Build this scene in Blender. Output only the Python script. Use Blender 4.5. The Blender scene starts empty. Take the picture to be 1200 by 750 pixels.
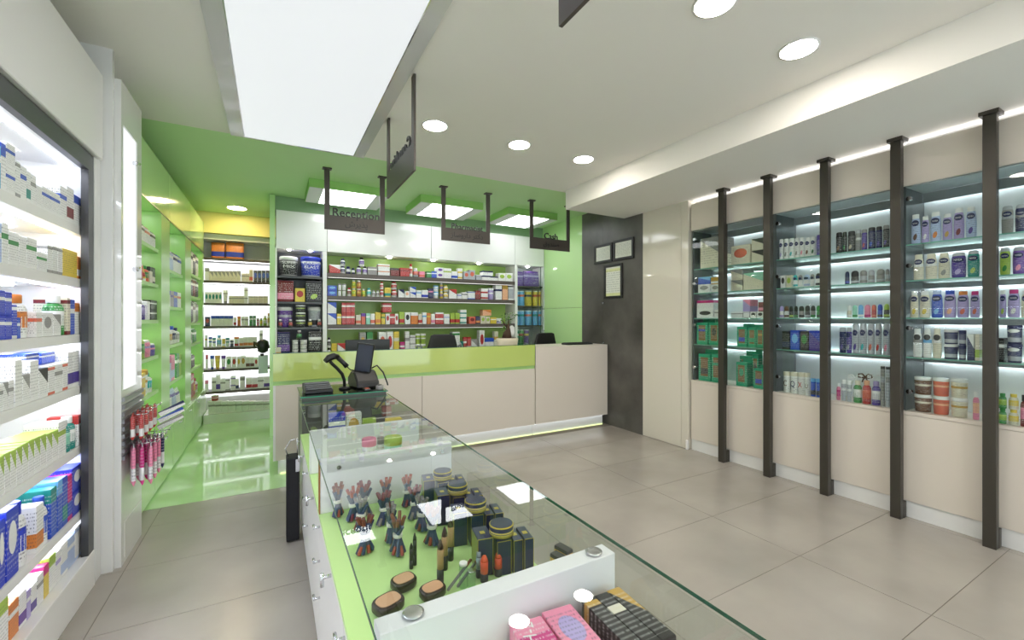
import bpy, bmesh, math, random
from mathutils import Vector, Matrix
random.seed(7)
PI = math.pi
SC = bpy.context.scene
COL = SC.collection
# ------------------------------------------------------------------ camera
EYE, FPX, HORIZ, YAWX = 1.453, 503.0, 373.5, 280.0
YAW = math.atan2(YAWX, FPX)
cam = bpy.data.cameras.new('camera'); cam_o = bpy.data.objects.new('camera', cam); COL.objects.link(cam_o)
cam.sensor_width = 36.0; cam.lens = FPX / 1200 * 36.0
cam.shift_y = (HORIZ - 375.0) / 1200.0
cam.clip_start = 0.02
cam_o.location = (0, 0, EYE); cam_o.rotation_euler = (PI / 2, 0, -YAW)
SC.camera = cam_o
# ------------------------------------------------------------------ world, exposure
SC.view_settings.view_transform = 'Standard'; SC.view_settings.look = 'None'
SC.view_settings.gamma = 1.0; SC.view_settings.use_curve_mapping = False
SC.view_settings.exposure = 0.62
W = bpy.data.worlds.new('world'); SC.world = W; W.use_nodes = True
W.node_tree.nodes['Background'].inputs[0].default_value = (0.86, 0.93, 1.0, 1)
W.node_tree.nodes['Background'].inputs[1].default_value = 2.6      # overcast daylight outside the shopfront
SC.cycles.max_bounces = 9; SC.cycles.diffuse_bounces = 5; SC.cycles.glossy_bounces = 4
SC.cycles.transparent_max_bounces = 14; SC.cycles.sample_clamp_indirect = 6.0
SC.cycles.caustics_reflective = False; SC.cycles.caustics_refractive = False
DOWN_E, BOX_E, TROF_E, LED_E, PUCK_E = 66.0, 0.49, 5.0, 4.3, 36.0

# ------------------------------------------------------------------ measured rays -> points in the room
_s, _c = math.sin(YAW), math.cos(YAW)
def ray(u, v):
    r = (u - 600) / FPX
    return _s + r * _c, _c - r * _s, -(v - HORIZ) / FPX
def onz(u, v, z):
    d = ray(u, v); t = (z - EYE) / d[2]; return d[0] * t, d[1] * t, z
def onx(u, v, x):
    d = ray(u, v); t = x / d[0]; return x, d[1] * t, EYE + d[2] * t
def ony(u, v, y):
    d = ray(u, v); t = y / d[1]; return d[0] * t, y, EYE + d[2] * t

# ------------------------------------------------------------------ colours and materials
def lin(h):
    h = h.lstrip('#'); out = []
    for i in (0, 2, 4):
        c = int(h[i:i + 2], 16) / 255
        out.append(c / 12.92 if c <= 0.04045 else ((c + 0.055) / 1.055) ** 2.4)
    return tuple(out) + (1,)
PAL = {'white': '#efefee', 'cream': '#e3dcc8', 'grey': '#9c9a98', 'silver': '#b9bcc4', 'charcoal': '#3b3a3a', 'black': '#1c1b1d',
       'blue': '#2f55c4', 'royal blue': '#2a3fc0', 'navy': '#1c2258', 'sky blue': '#6fb3e6', 'pale blue': '#b4c4e6', 'teal': '#1d8f86',
       'green': '#3a8f47', 'lime': '#a8c552', 'dark green': '#14623a', 'yellow': '#e3c84c', 'gold': '#caa14a', 'orange': '#dc843c',
       'red': '#b93432', 'maroon': '#7c2528', 'pink': '#ec8fae', 'magenta': '#c8277e', 'purple': '#6a3fa0', 'lilac': '#b2a3d8',
       'violet': '#55419b', 'brown': '#6b4630', 'tan': '#c7a57e', 'beige': '#d8cbb4', 'peach': '#f2b793', 'coral': '#dd7158', 'turquoise': '#3fb7bb', 'emerald': '#27a07a',
       'bronze': '#8d6c48', 'mint': '#9fdcc4', 'amber': '#b0602a'}
_M = {}
def nodemat(name):
    m = bpy.data.materials.new(name); m.use_nodes = True
    nt = m.node_tree; return m, nt, nt.nodes['Principled BSDF']
def mat(name, col, rough=0.5, metal=0.0, coat=0.0, spec=0.5, bump=0.0, bscale=60, vary=0.0, vscale=3.0):
    if name in _M: return _M[name]
    m, nt, b = nodemat(name)
    c = lin(col) if isinstance(col, str) else col
    b.inputs['Base Color'].default_value = c; b.inputs['Roughness'].default_value = rough
    b.inputs['Metallic'].default_value = metal; b.inputs['Coat Weight'].default_value = coat
    b.inputs['Coat Roughness'].default_value = 0.05; b.inputs['Specular IOR Level'].default_value = spec
    N, L = nt.nodes, nt.links
    if bump or vary:
        tc = N.new('ShaderNodeTexCoord'); nz = N.new('ShaderNodeTexNoise'); nz.inputs['Detail'].default_value = 6
        L.new(tc.outputs['Object'], nz.inputs['Vector'])
        if vary:
            nz.inputs['Scale'].default_value = vscale
            mx = N.new('ShaderNodeMix'); mx.data_type = 'RGBA'
            mx.inputs['A'].default_value = tuple(min(1, x * (1 - vary)) for x in c[:3]) + (1,)
            mx.inputs['B'].default_value = tuple(min(1, x * (1 + vary)) for x in c[:3]) + (1,)
            mr = N.new('ShaderNodeMapRange'); mr.inputs[1].default_value = 0.3; mr.inputs[2].default_value = 0.7
            L.new(nz.outputs['Fac'], mr.inputs[0]); L.new(mr.outputs[0], mx.inputs['Factor']); L.new(mx.outputs['Result'], b.inputs['Base Color'])
        if bump:
            n2 = N.new('ShaderNodeTexNoise'); n2.inputs['Scale'].default_value = bscale; L.new(tc.outputs['Object'], n2.inputs['Vector'])
            bp = N.new('ShaderNodeBump'); bp.inputs['Strength'].default_value = bump; bp.inputs['Distance'].default_value = 0.002
            L.new(n2.outputs['Fac'], bp.inputs['Height']); L.new(bp.outputs['Normal'], b.inputs['Normal'])
    _M[name] = m; return m
def emit(name, col, e):
    if name in _M: return _M[name]
    m, nt, b = nodemat(name)
    b.inputs['Base Color'].default_value = (0.3, 0.3, 0.3, 1); b.inputs['Roughness'].default_value = 0.4
    b.inputs['Emission Color'].default_value = lin(col) if isinstance(col, str) else col
    b.inputs['Emission Strength'].default_value = e
    _M[name] = m; return m
def pane(name, tint, ior=1.45):
    """thin clear sheet: see-through with Fresnel reflection"""
    if name in _M: return _M[name]
    m = bpy.data.materials.new(name); m.use_nodes = True; nt = m.node_tree; N, L = nt.nodes, nt.links
    N.clear(); o = N.new('ShaderNodeOutputMaterial'); mx = N.new('ShaderNodeMixShader')
    t = N.new('ShaderNodeBsdfTransparent'); t.inputs[0].default_value = tint
    g = N.new('ShaderNodeBsdfGlossy'); g.inputs['Roughness'].default_value = 0.015
    f = N.new('ShaderNodeFresnel'); f.inputs['IOR'].default_value = ior
    ge = N.new('ShaderNodeNewGeometry'); iv = N.new('ShaderNodeMath'); iv.operation = 'SUBTRACT'; iv.inputs[0].default_value = 1.0
    mu = N.new('ShaderNodeMath'); mu.operation = 'MULTIPLY'; mu.use_clamp = True     # the exit face of a sheet does not mirror
    L.new(ge.outputs['Backfacing'], iv.inputs[1]); L.new(iv.outputs[0], mu.inputs[0]); L.new(f.outputs[0], mu.inputs[1])
    L.new(mu.outputs[0], mx.inputs[0]); L.new(t.outputs[0], mx.inputs[1]); L.new(g.outputs[0], mx.inputs[2]); L.new(mx.outputs[0], o.inputs[0])
    _M[name] = m; return m
def printed(base, band=None, style=0):
    """flat print on packaging: coloured band, block of small type; Generated coordinates run 0..1 over each pack"""
    key = 'print %s %s %d' % (base, band, style)
    if key in _M: return _M[key]
    m, nt, b = nodemat(key); N, L = nt.nodes, nt.links
    b.inputs['Roughness'].default_value = 0.38
    cb = lin(PAL.get(base, base)); cc = lin(PAL.get(band, band)) if band else None
    tc = N.new('ShaderNodeTexCoord'); sp = N.new('ShaderNodeSeparateXYZ'); L.new(tc.outputs['Generated'], sp.inputs[0])
    def math_(op, a, bb):
        n = N.new('ShaderNodeMath'); n.operation = op
        for i, v in enumerate((a, bb)):
            if isinstance(v, (int, float)): n.inputs[i].default_value = v
            else: L.new(v, n.inputs[i])
        return n.outputs[0]
    def rng(s, a, z): return math_('MULTIPLY', math_('GREATER_THAN', s, a), math_('LESS_THAN', s, z))
    Z, X, Y = sp.outputs[2], sp.outputs[0], sp.outputs[1]
    col = None
    def mixin(fac, c, prev):
        mx = N.new('ShaderNodeMix'); mx.data_type = 'RGBA'
        if prev is None: mx.inputs['A'].default_value = cb
        else: L.new(prev, mx.inputs['A'])
        mx.inputs['B'].default_value = c; L.new(fac, mx.inputs['Factor']); return mx.outputs['Result']
    if cc:
        if style == 0: fac = rng(Z, 0.60, 0.74)
        elif style == 1: fac = rng(Z, 0.12, 0.42)
        elif style == 2: fac = math_('GREATER_THAN', math_('ADD', Z, math_('MULTIPLY', X, 0.5)), 0.95)
        elif style == 3: fac = math_('LESS_THAN', math_('ADD', math_('POWER', math_('MULTIPLY', math_('SUBTRACT', X, 0.5), 3.0), 2), math_('POWER', math_('MULTIPLY', math_('SUBTRACT', Z, 0.58), 4.2), 2)), 1.0)
        elif style == 6: fac = math_('LESS_THAN', math_('ADD', math_('POWER', math_('MULTIPLY', math_('SUBTRACT', math_('ADD', X, math_('MULTIPLY', Z, -0.5)), 0.36), 5.0), 2), math_('POWER', math_('MULTIPLY', math_('SUBTRACT', Z, 0.27), 8.0), 2)), 1.0)
        elif style == 4: fac = math_('GREATER_THAN', Z, 0.72)
        else: fac = math_('MAXIMUM', rng(Z, 0.0, 0.10), rng(Z, 0.84, 0.94))
        col = mixin(fac, cc, col)
    rows = math_('LESS_THAN', math_('FRACT', math_('MULTIPLY', Z, 13.0), 0.0), 0.42)
    nz = N.new('ShaderNodeTexNoise'); nz.inputs['Scale'].default_value = 9.0; nz.inputs['Detail'].default_value = 2
    cx = N.new('ShaderNodeCombineXYZ'); L.new(math_('MULTIPLY', X, 2.6), cx.inputs[0]); L.new(math_('MULTIPLY', Y, 2.6), cx.inputs[1])
    L.new(math_('FLOOR', math_('MULTIPLY', Z, 13.0), 0.0), cx.inputs[2]); L.new(cx.outputs[0], nz.inputs['Vector'])
    ink = math_('MULTIPLY', math_('MULTIPLY', rows, math_('GREATER_THAN', nz.outputs['Fac'], 0.52)), rng(Z, 0.1, 0.92))
    ink = math_('MULTIPLY', ink, 0.62)
    lum = cb[0] * 0.3 + cb[1] * 0.6 + cb[2] * 0.1
    inkc = lin('#4a4a55') if lum > 0.25 else lin('#e8e8e8')
    col = mixin(ink, inkc, col)
    L.new(col, b.inputs['Base Color'])
    _M[key] = m; return m

WHITE = mat('white satin board', '#e9e8e6', 0.28)
WHITEG = mat('white gloss panel', '#e4e4e2', 0.09, coat=0.3)
PAINT = mat('white ceiling paint', '#ebe8e2', 0.75)
GPAINT = mat('green ceiling paint', '#c0e2a8', 0.6)
GGLOSS = mat('green gloss panel', '#bfe3a0', 0.1, coat=0.3)
GDARK = mat('green edge board', '#a9d585', 0.3)
BEIGE = mat('beige laminate', '#d9d0c4', 0.42)
BEIGEG = mat('beige gloss panel', '#d9d3c5', 0.1, coat=0.3)
POSTM = mat('dark bronze powder coat', '#433f38', 0.4, 0.35)
SIGNM = mat('dark grey sign metal', '#504a46', 0.42, 0.4)
GREYC = mat('dark grey carcass', '#55575b', 0.4)
SHELFG = mat('grey brown shelf board', '#5d5550', 0.4)
CHROME = mat('chrome', '#d9dade', 0.12, 1.0)
BLACKP = mat('black plastic', '#161617', 0.35)
STONE = mat('dark stone board', '#56534f', 0.38, vary=0.45, vscale=2.2, bump=0.25, bscale=18)
TILE = mat('greige floor tile', '#a8a199', 0.24, vary=0.12, vscale=1.6, bump=0.05, bscale=9)
GROUT = mat('grout', '#6f675c', 0.9)
GFLOOR = mat('green gloss floor', '#c4eab0', 0.08, coat=0.4, vary=0.05)
GLASS = pane('clear door glass', (0.93, 0.96, 0.95, 1))
GLASST = pane('counter top glass', (0.955, 0.975, 0.965, 1), 1.5)
GEDGE = mat('green glass edge', '#1f5a43', 0.15)
SGLASS = pane('shelf glass', (0.87, 0.93, 0.91, 1), 1.55)
SEDGE = mat('shelf glass edge', '#7fb5a5', 0.15)
LED = emit('white led strip', (0.93, 0.97, 1, 1), LED_E)
PUCK = emit('puck light', (1, 0.96, 0.88, 1), PUCK_E)

# ------------------------------------------------------------------ mesh builders
class MB:
    def __init__(s): s.v = []; s.f = []; s.sm = []
    def box(s, x0, x1, y0, y1, z0, z1):
        if x0 > x1: x0, x1 = x1, x0
        if y0 > y1: y0, y1 = y1, y0
        if z0 > z1: z0, z1 = z1, z0
        n = len(s.v)
        s.v += [(x0, y0, z0), (x1, y0, z0), (x1, y1, z0), (x0, y1, z0), (x0, y0, z1), (x1, y0, z1), (x1, y1, z1), (x0, y1, z1)]
        s.add([(3, 2, 1, 0), (4, 5, 6, 7), (0, 1, 5, 4), (1, 2, 6, 5), (2, 3, 7, 6), (3, 0, 4, 7)], n, False); return s
    def add(s, faces, n, sm):
        s.f += [tuple(i + n for i in f) for f in faces]; s.sm += [sm] * len(faces)
    def lathe(s, prof, seg=20, cx=0, cy=0, sx=1.0, sy=1.0):
        """prof: (radius, z) bottom to top; closed at both ends"""
        n = len(s.v); k = len(prof)
        for r, z in prof:
            for i in range(seg):
                a = 2 * PI * i / seg; s.v.append((cx + r * sx * math.cos(a), cy + r * sy * math.sin(a), z))
        F = []
        for j in range(k - 1):
            for i in range(seg):
                F.append((j * seg + i, j * seg + (i + 1) % seg, (j + 1) * seg + (i + 1) % seg, (j + 1) * seg + i))
        s.add(F, n, True)
        s.add([tuple(range(seg - 1, -1, -1)), tuple(range((k - 1) * seg, k * seg))], n, False); return s
    def cyl(s, p, q, r, r2=None, seg=14):
        p, q = Vector(p), Vector(q); r2 = r if r2 is None else r2
        d = (q - p).normalized(); a = d.orthogonal().normalized(); b = d.cross(a); n = len(s.v)
        for c, rr in ((p, r), (q, r2)):
            for i in range(seg):
                t = 2 * PI * i / seg; s.v.append(tuple(c + a * rr * math.cos(t) + b * rr * math.sin(t)))
        s.add([(i, (i + 1) % seg, seg + (i + 1) % seg, seg + i) for i in range(seg)], n, True)
        s.add([tuple(range(seg - 1, -1, -1)), tuple(range(seg, 2 * seg))], n, False); return s
    def tube(s, pts, r, seg=10):
        P = [Vector(p) for p in pts]; n = len(s.v); k = len(P); up = None
        for j in range(k):
            d = (P[min(j + 1, k - 1)] - P[max(j - 1, 0)]).normalized()
            if up is None: up = d.orthogonal().normalized()
            up = (up - d * up.dot(d)).normalized(); b = d.cross(up)
            rr = r[j] if isinstance(r, (list, tuple)) else r
            for i in range(seg):
                t = 2 * PI * i / seg; s.v.append(tuple(P[j] + up * rr * math.cos(t) + b * rr * math.sin(t)))
        s.add([(j * seg + i, j * seg + (i + 1) % seg, (j + 1) * seg + (i + 1) % seg, (j + 1) * seg + i) for j in range(k - 1) for i in range(seg)], n, True)
        s.add([tuple(range(seg - 1, -1, -1)), tuple(range((k - 1) * seg, k * seg))], n, False); return s
    def prism(s, poly, z0, z1, axis='z'):
        """extrude a counter-clockwise polygon; axis y: poly is (x,z), axis x: poly is (y,z)"""
        n = len(s.v); k = len(poly)
        for h in (z0, z1):
            for a, b in poly: s.v.append((a, b, h) if axis == 'z' else ((a, h, b) if axis == 'y' else (h, a, b)))
        F = [tuple(range(k - 1, -1, -1)), tuple(range(k, 2 * k))] + [(i, (i + 1) % k, k + (i + 1) % k, k + i) for i in range(k)]
        if axis == 'y': F = [tuple(reversed(f)) for f in F]
        s.add(F, n, False); return s
    def mesh(s, name, smooth=True):
        me = bpy.data.meshes.new(name); me.from_pydata(s.v, [], s.f)
        me.polygons.foreach_set('use_smooth', [bool(x and smooth) for x in s.sm]); me.update(); return me
    def build(s, name, m, parent=None, bevel=0.0, label=None):
        me = s.mesh(name); me.materials.append(m); o = bpy.data.objects.new(name, me); COL.objects.link(o)
        if parent is not None:
            o.parent = parent
            if parent.type == 'EMPTY': o.location = -Vector(parent.location)
        if bevel:
            b = o.modifiers.new('edge', 'BEVEL'); b.width = bevel; b.segments = 1; b.limit_method = 'ANGLE'
        if label: o['label'] = label
        return o
def bx(name, m, parent, x0, x1, y0, y1, z0, z1, bevel=0.0, label=None):
    return MB().box(x0, x1, y0, y1, z0, z1).build(name, m, parent, bevel, label)
_names_used = {}
USED_LABELS = {}
def tag(o, label=None, cat=None, group=None, kind=None):
    if label:
        o['label'] = label
        USED_LABELS[label] = USED_LABELS.get(label, 0) + 1
    if cat: o['category'] = cat
    if group: o['group'] = group
    if kind: o['kind'] = kind
    return o
def thing(name, label, cat, loc=(0, 0, 0), group=None, rotz=0.0):
    o = bpy.data.objects.new(name, None); COL.objects.link(o); o.location = loc; o.rotation_euler = (0, 0, rotz)
    o.empty_display_size = 0.05
    return tag(o, label, cat, group)
def struct(o): o['kind'] = 'structure'; return o

_text = {}
def text_mesh(txt, extrude=0.0, align='CENTER', bold=0.0):
    key = (txt, extrude, align, bold)
    if key not in _text:
        cu = bpy.data.curves.new('lettering', 'FONT'); cu.body = txt; cu.size = 1.0; cu.extrude = extrude; cu.resolution_u = 3; cu.offset = bold
        cu.align_x = align; cu.align_y = 'BOTTOM_BASELINE'
        ob = bpy.data.objects.new('lettering', cu); COL.objects.link(ob)
        dg = bpy.context.evaluated_depsgraph_get(); me = bpy.data.meshes.new_from_object(ob.evaluated_get(dg))
        bpy.data.objects.remove(ob); me.materials.clear(); me.materials.append(None); _text[key] = me
    return _text[key]
def text(txt, m, parent, loc, size, rot, extrude=0.0, name='lettering', sx=1.0, bold=0.0):
    """rot: euler; text plane stands up by default with rot=(pi/2,0,0), facing -Y"""
    o = bpy.data.objects.new(name, text_mesh(txt, extrude, 'CENTER', bold)); COL.objects.link(o)
    o.parent = parent; o.scale = (size * sx, size, size); o.rotation_euler = rot
    l = Vector(loc)
    if parent is not None and parent.type == 'EMPTY' and abs(parent.rotation_euler.z) < 1e-6: l = l - Vector(parent.location)
    o.location = l; o.material_slots[0].link = 'OBJECT'; o.material_slots[0].material = m
    return o
R_BACK, R_RIGHT, R_LEFT = (PI / 2, 0, 0), (PI / 2, 0, -PI / 2), (PI / 2, 0, PI / 2)
INK = mat('black lettering', '#121212', 0.4)

# ------------------------------------------------------------------ the setting
fl = struct(bx('floor', GROUT, None, -3.2, 4.7, -3.3, 8.2, -0.08, -0.002))
TX0, TDX, TY0, TDY = 2.82, 1.19, 0.838, 0.602
tile_me = {}
for i in range(-5, 2):
    for j in range(-7, 9):
        x0, x1, y0, y1 = TX0 + i * TDX, TX0 + (i + 1) * TDX, TY0 + j * TDY, TY0 + (j + 1) * TDY
        x0c, x1c, y0c, y1c = max(x0, -1.3), min(x1, 4.6), max(y0, -3.2), min(y1, 7.0)
        if x1c - x0c < 0.02 or y1c - y0c < 0.02 or y0 > 4.1: continue
        g = 0.0018
        if y1c > 4.2 and x0c < 0.18:
            bx('tile', TILE, fl, 0.183, x1c - g, 4.192, y1c - g, -0.02, 0.0); y1c = 4.192
        bx('tile', TILE, fl, x0c + g, x1c - g, y0c + g, y1c - g, -0.02, 0.0)
bx('green_floor_area', GFLOOR, fl, -1.3, 0.181, 4.195, 8.0, -0.02, 0.001)
bx('green_floor_area', GFLOOR, fl, 0.183, 4.03, 4.62, 8.0, -0.02, 0.001)

H, SOF, YG = 3.0, 2.77, 4.28
ce = struct(bx('ceiling', PAINT, None, -3.2, 4.7, -3.3, YG, H, H + 0.1))
bx('green_ceiling_area', GPAINT, ce, -1.4, 4.7, YG, 8.2, H, H + 0.1)
bx('soffit', PAINT, ce, 3.085, 4.6, -3.2, 4.21, SOF, H)
wl = struct(bx('wall_left', WHITE, None, -1.42, -1.3, -3.3, 8.2, 0, H))
wr = struct(bx('wall_right', WHITE, None, 4.45, 4.6, -3.3, 8.2, 0, H))
wb = struct(bx('wall_back', mat('pale wall paint', '#d8d6cf', 0.7), None, -1.3, 4.45, 8.0, 8.1, 0, H))
# shopfront behind the photographer: posts, head and an opening glazed with daylight behind it
wf = MB().box(-1.42, 4.6, -3.3, -3.2, 2.5, H).box(-1.42, -0.9, -3.3, -3.2, 0, 2.5).box(4.1, 4.6, -3.3, -3.2, 0, 2.5).box(-0.9, 4.1, -3.3, -3.2, 0, 0.12)
struct(wf.build('wall_front', WHITE))
wn = struct(MB().box(-0.9, 4.1, -3.26, -3.22, 2.45, 2.5).box(-0.9, -0.84, -3.26, -3.22, 0.12, 2.45).box(0.8, 0.86, -3.26, -3.22, 0.12, 2.45)
            .box(2.45, 2.51, -3.26, -3.22, 0.12, 2.45).box(4.04, 4.1, -3.26, -3.22, 0.12, 2.45).build('window_1', POSTM))
for a, b in ((-0.84, 0.8), (0.86, 2.45), (2.51, 4.04)): bx('pane', GLASS, wn, a, b, -3.244, -3.236, 0.12, 2.45)
# right side wall between counter and cabinets: stone boards, gloss panel, green end
bx('green_wall_board', GGLOSS, wr, 4.03, 4.45, 5.092, 7.0, 0, 1.62)
bx('green_wall_board', GGLOSS, wr, 4.03, 4.45, 5.092, 7.0, 1.624, H)
bx('stone_board', STONE, wr, 4.03, 4.45, 4.632, 5.09, 0, H)
bx('stone_board', STONE, wr, 4.03, 4.45, 3.886, 4.629, 0, H)
for z in (1.67, 1.12): MB().cyl((4.03, 4.61, z), (4.012, 4.61, z), 0.012).build('stud', CHROME, wr)
bx('gloss_panel', BEIGEG, wr, 4.03, 4.45, 3.31, 3.884, 0.004, SOF)
bx('gloss_panel', BEIGEG, wr, 4.03, 4.45, 3.215, 3.307, 0.004, SOF)
bx('corner_guard', WHITE, wr, 4.005, 4.03, 3.205, 3.235, 0, 0.105, 0.006)
# left: recessed grey pilaster between wall case and panel
tp = struct(bx('trim_1', WHITEG, None, -1.3, -0.855, 3.165, 3.262, 0, 2.82))
tp2 = struct(bx('trim_2', WHITEG, None, -1.3, -0.805, 3.268, 3.30, 0, H))

# ------------------------------------------------------------------ ceiling lights
def downlight(x, y, z, label):
    t = thing('downlight', label, 'light', (x, y, z), 'round ceiling downlights')
    MB().lathe([(0.088, z - 0.006), (0.104, z - 0.006), (0.104, z), (0.088, z)], 28, x, y).build('rim', WHITE, t)
    MB().lathe([(0.09, z - 0.008), (0.09, z - 0.002)], 28, x, y).build('diffuser', emit('downlight', (1, 0.92, 0.83, 1), DOWN_E), t)
DL = [(1.133, 3.30, 'round white downlight beside the hanging side-on sign and the light panel'), (1.91, 3.30, 'round white downlight in the middle of the far row of three'),
      (2.63, 3.30, 'round white downlight beside the lowered ceiling strip, in the far row'), (1.89, 1.355, 'round white downlight cut by the picture top, in the near row'),
      (2.63, 1.35, 'large round white downlight beside the lowered ceiling strip, near row')]
DL += [(1.133, 1.355, 'round downlight of the near row beside the light panel'), (1.133, -0.6, 'round downlight of the row by the shopfront, beside the light panel'),
       (1.89, -0.6, 'round downlight in the middle of the row by the shopfront'), (2.63, -0.6, 'round downlight of the row by the shopfront, beside the lowered ceiling'),
       (1.89, -2.4, 'round downlight in the middle against the shopfront'), (2.63, -2.4, 'round downlight against the shopfront beside the lowered ceiling'), (1.133, -2.4, 'round downlight against the shopfront beside the light panel')]
for x, y, l in DL: downlight(x, y, H, l)
t = thing('downlight', 'warm round downlight in the green ceiling before the lit shelves', 'light', (-0.44, 7.1, H), 'round ceiling downlights')
MB().lathe([(0.108, H - 0.006), (0.125, H - 0.006), (0.125, H), (0.108, H)], 28, -0.44, 7.1).build('rim', WHITE, t)
MB().lathe([(0.11, H - 0.008), (0.11, H - 0.002)], 28, -0.44, 7.1).build('diffuser', emit('warm downlight', (1, 0.78, 0.48, 1), 55), t)
# long luminous panel hung under the ceiling
ZL = 2.965
lb = thing('light_panel', 'large rectangular luminous ceiling panel in a glossy light grey frame', 'light panel', (0.22, 2.3, ZL))
fm = mat('light grey gloss frame', '#c9c8c8', 0.12, coat=0.5)
x0, x1, y0, y1, ix0, ix1, iy1 = -0.305, 0.745, -1.0, 4.215, -0.21, 0.655, 4.195
bx('frame', fm, lb, x0, ix0, y0, y1, ZL, H); bx('frame', fm, lb, ix1, x1, y0, y1, ZL, H)
bx('frame', fm, lb, ix0, ix1, iy1, y1, ZL, H); bx('frame', fm, lb, ix0, ix1, y0, y0 + 0.09, ZL, H)
bx('diffuser', emit('luminous ceiling sheet', (0.93, 0.965, 1, 1), BOX_E), lb, ix0, ix1, y0 + 0.09, iy1, ZL - 0.001, ZL + 0.012)
bx('edge_trim', CHROME, lb, ix0, ix0 + 0.006, y0 + 0.09, iy1, ZL - 0.003, ZL); bx('edge_trim', CHROME, lb, ix1 - 0.006, ix1, y0 + 0.09, iy1, ZL - 0.003, ZL)
bx('edge_trim', CHROME, lb, ix0, ix1, iy1 - 0.006, iy1, ZL - 0.003, ZL)
# three boxed-down square lights in the green ceiling
for k, (xa, xb, w) in enumerate(((0.345, 1.21, 'behind the Reception sign'), (1.60, 2.455, 'behind the Pharmacist sign'), (2.84, 3.66, 'behind the Cash sign'))):
    t = thing('box_light', 'square green boxed ceiling light with bright white panel ' + w, 'light', (xa, 5.2, H), 'boxed lights over the service counter')
    za = 2.905
    MB().box(xa, xb, 5.2, 5.225, za, H).box(xa, xb, 5.865, 5.89, za, H).box(xa, xa + 0.025, 5.225, 5.865, za, H).box(xb - 0.025, xb, 5.225, 5.865, za, H).build('housing', mat('green light housing', '#98cc70', 0.5), t)
    for p, q in ((xa + 0.004, xa + 0.15), (xb - 0.15, xb - 0.004)): bx('rim', mat('pale grey light rim', '#cfd2d0', 0.4), t, p, q, 5.204, 5.886, za - 0.006, za)
    bx('diffuser', emit('boxed light panel', (0.95, 0.98, 1, 1), TROF_E), t, xa + 0.15, xb - 0.15, 5.206, 5.884, za - 0.004, za + 0.01)

# ------------------------------------------------------------------ hanging signs
ARB = {'Reception': '\uFEB5\uFEAE\uFBFE\uFEAC\uFB58', 'Pharmacist': '\uFEAF\uFE8E\uFEB3\uFEED\uFEAD\uFE8D\uFEA9 \uFEAE\uFE98\uFB90\uFEA9', 'Cash': '\uFED5\uFEED\uFEAA\uFEE8\uFEBB'}
def sign_y(xa, xb, word, y=4.77, bottom=2.372):
    t = thing('hanging_sign', 'dark grey hanging sign on two bars, reading ' + word, 'sign', (xa, y, bottom), 'hanging department signs')
    top = bottom + 0.150
    bx('name_band', SIGNM, t, xa, xb, y, y + 0.012, bottom, top)
    for x in (xa, xb - 0.052):
        b = bx('hanger_bar', SIGNM, t, x, x + 0.052, y, y + 0.012, top, H)
        bx('ceiling_plate', POSTM, b, x - 0.018, x + 0.07, y - 0.025, y + 0.037, H - 0.012, H)
    sz = {'Reception': 0.118, 'Pharmacist': 0.093, 'Cash': 0.112}[word]
    text(word, INK, t, ((xa + xb) / 2 + 0.01, y + 0.004, top - 0.004), sz, R_BACK, 0.05, bold=0.016)
    text(ARB[word], INK, t, ((xa + xb) / 2 + 0.01, y - 0.002, bottom + 0.05), 0.085, R_BACK, 0.02, bold=0.01)
sign_y(0.458, 1.066, 'Reception'); sign_y(1.715, 2.345, 'Pharmacist'); sign_y(2.925, 3.565, 'Cash')
def sign_x(x, ya, yb, word, label, bottom=2.39):
    t = thing('hanging_sign', label, 'sign', (x, ya, bottom), 'hanging department signs')
    top = bottom + 0.185
    bx('name_band', SIGNM, t, x, x + 0.014, ya, yb, bottom, top)
    for y in (ya, yb - 0.055): bx('hanger_bar', SIGNM, t, x, x + 0.014, y, y + 0.055, top, H)
    if word: text(word, INK, t, (x + 0.007, (ya + yb) / 2, top - 0.004), 0.125, R_LEFT, 0.05, bold=0.016)
sign_x(0.775, 2.665, 3.40, 'Consulting', 'dark grey sign seen edge-on beside the luminous panel, reading Consulting')
sign_x(0.80, 0.35, 1.13, None, 'dark grey hanging sign whose lower corner shows at the picture top')

# ------------------------------------------------------------------ left wall case
LEDC = emit('cool case led', (0.84, 0.89, 1, 1), 16.0)
XF, ZS = -0.855, [1.939, 1.663, 1.372, 1.101, 0.784, 0.436]
YB = 3.155
t = thing('wall_case', 'tall white lit wall case with six shelves in a dark metal frame', 'display case', (-1.0, 2.0, 0))
case_root = t
Y0 = -1.0
bx('back_panel', WHITE, t, -1.299, -1.275, Y0, YB, 0, 2.82); bx('side_panel', WHITE, t, -1.275, XF - 0.03, YB - 0.03, YB, 0, 2.32)
bx('side_panel', WHITE, t, -1.275, XF - 0.03, Y0, Y0 + 0.03, 0, 2.32); bx('top_panel', WHITE, t, -1.275, XF - 0.03, Y0, YB, 2.26, 2.30)
bx('header_panel', WHITE, t, -1.275, XF + 0.02, 1.42, YB + 0.07, 2.34, 2.82, 0.004); bx('header_panel', WHITE, t, -1.275, XF + 0.02, Y0, 1.415, 2.34, 2.82, 0.004)
bx('base_panel', WHITE, t, -1.275, XF + 0.005, Y0, YB, 0, 0.195, 0.003)
fr = mat('dark grey frame metal', '#4b4b4d', 0.35, 0.5)
bx('frame_rail', fr, t, XF - 0.03, XF, Y0, YB, 2.245, 2.335); bx('frame_stile', fr, t, XF - 0.03, XF, YB - 0.075, YB, 0.10, 2.245)
for z in ZS:
    sh = bx('shelf', WHITE, t, -1.275, XF - 0.035, Y0, YB - 0.03, z - 0.045, z)
    MB().box(-0.955, -0.94, Y0, YB - 0.035, z - 0.0495, z - 0.045).build('led_strip', LEDC, sh)
MB().box(-0.955, -0.94, Y0, YB - 0.035, 2.254, 2.26).build('led_strip', LEDC, t)
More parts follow.
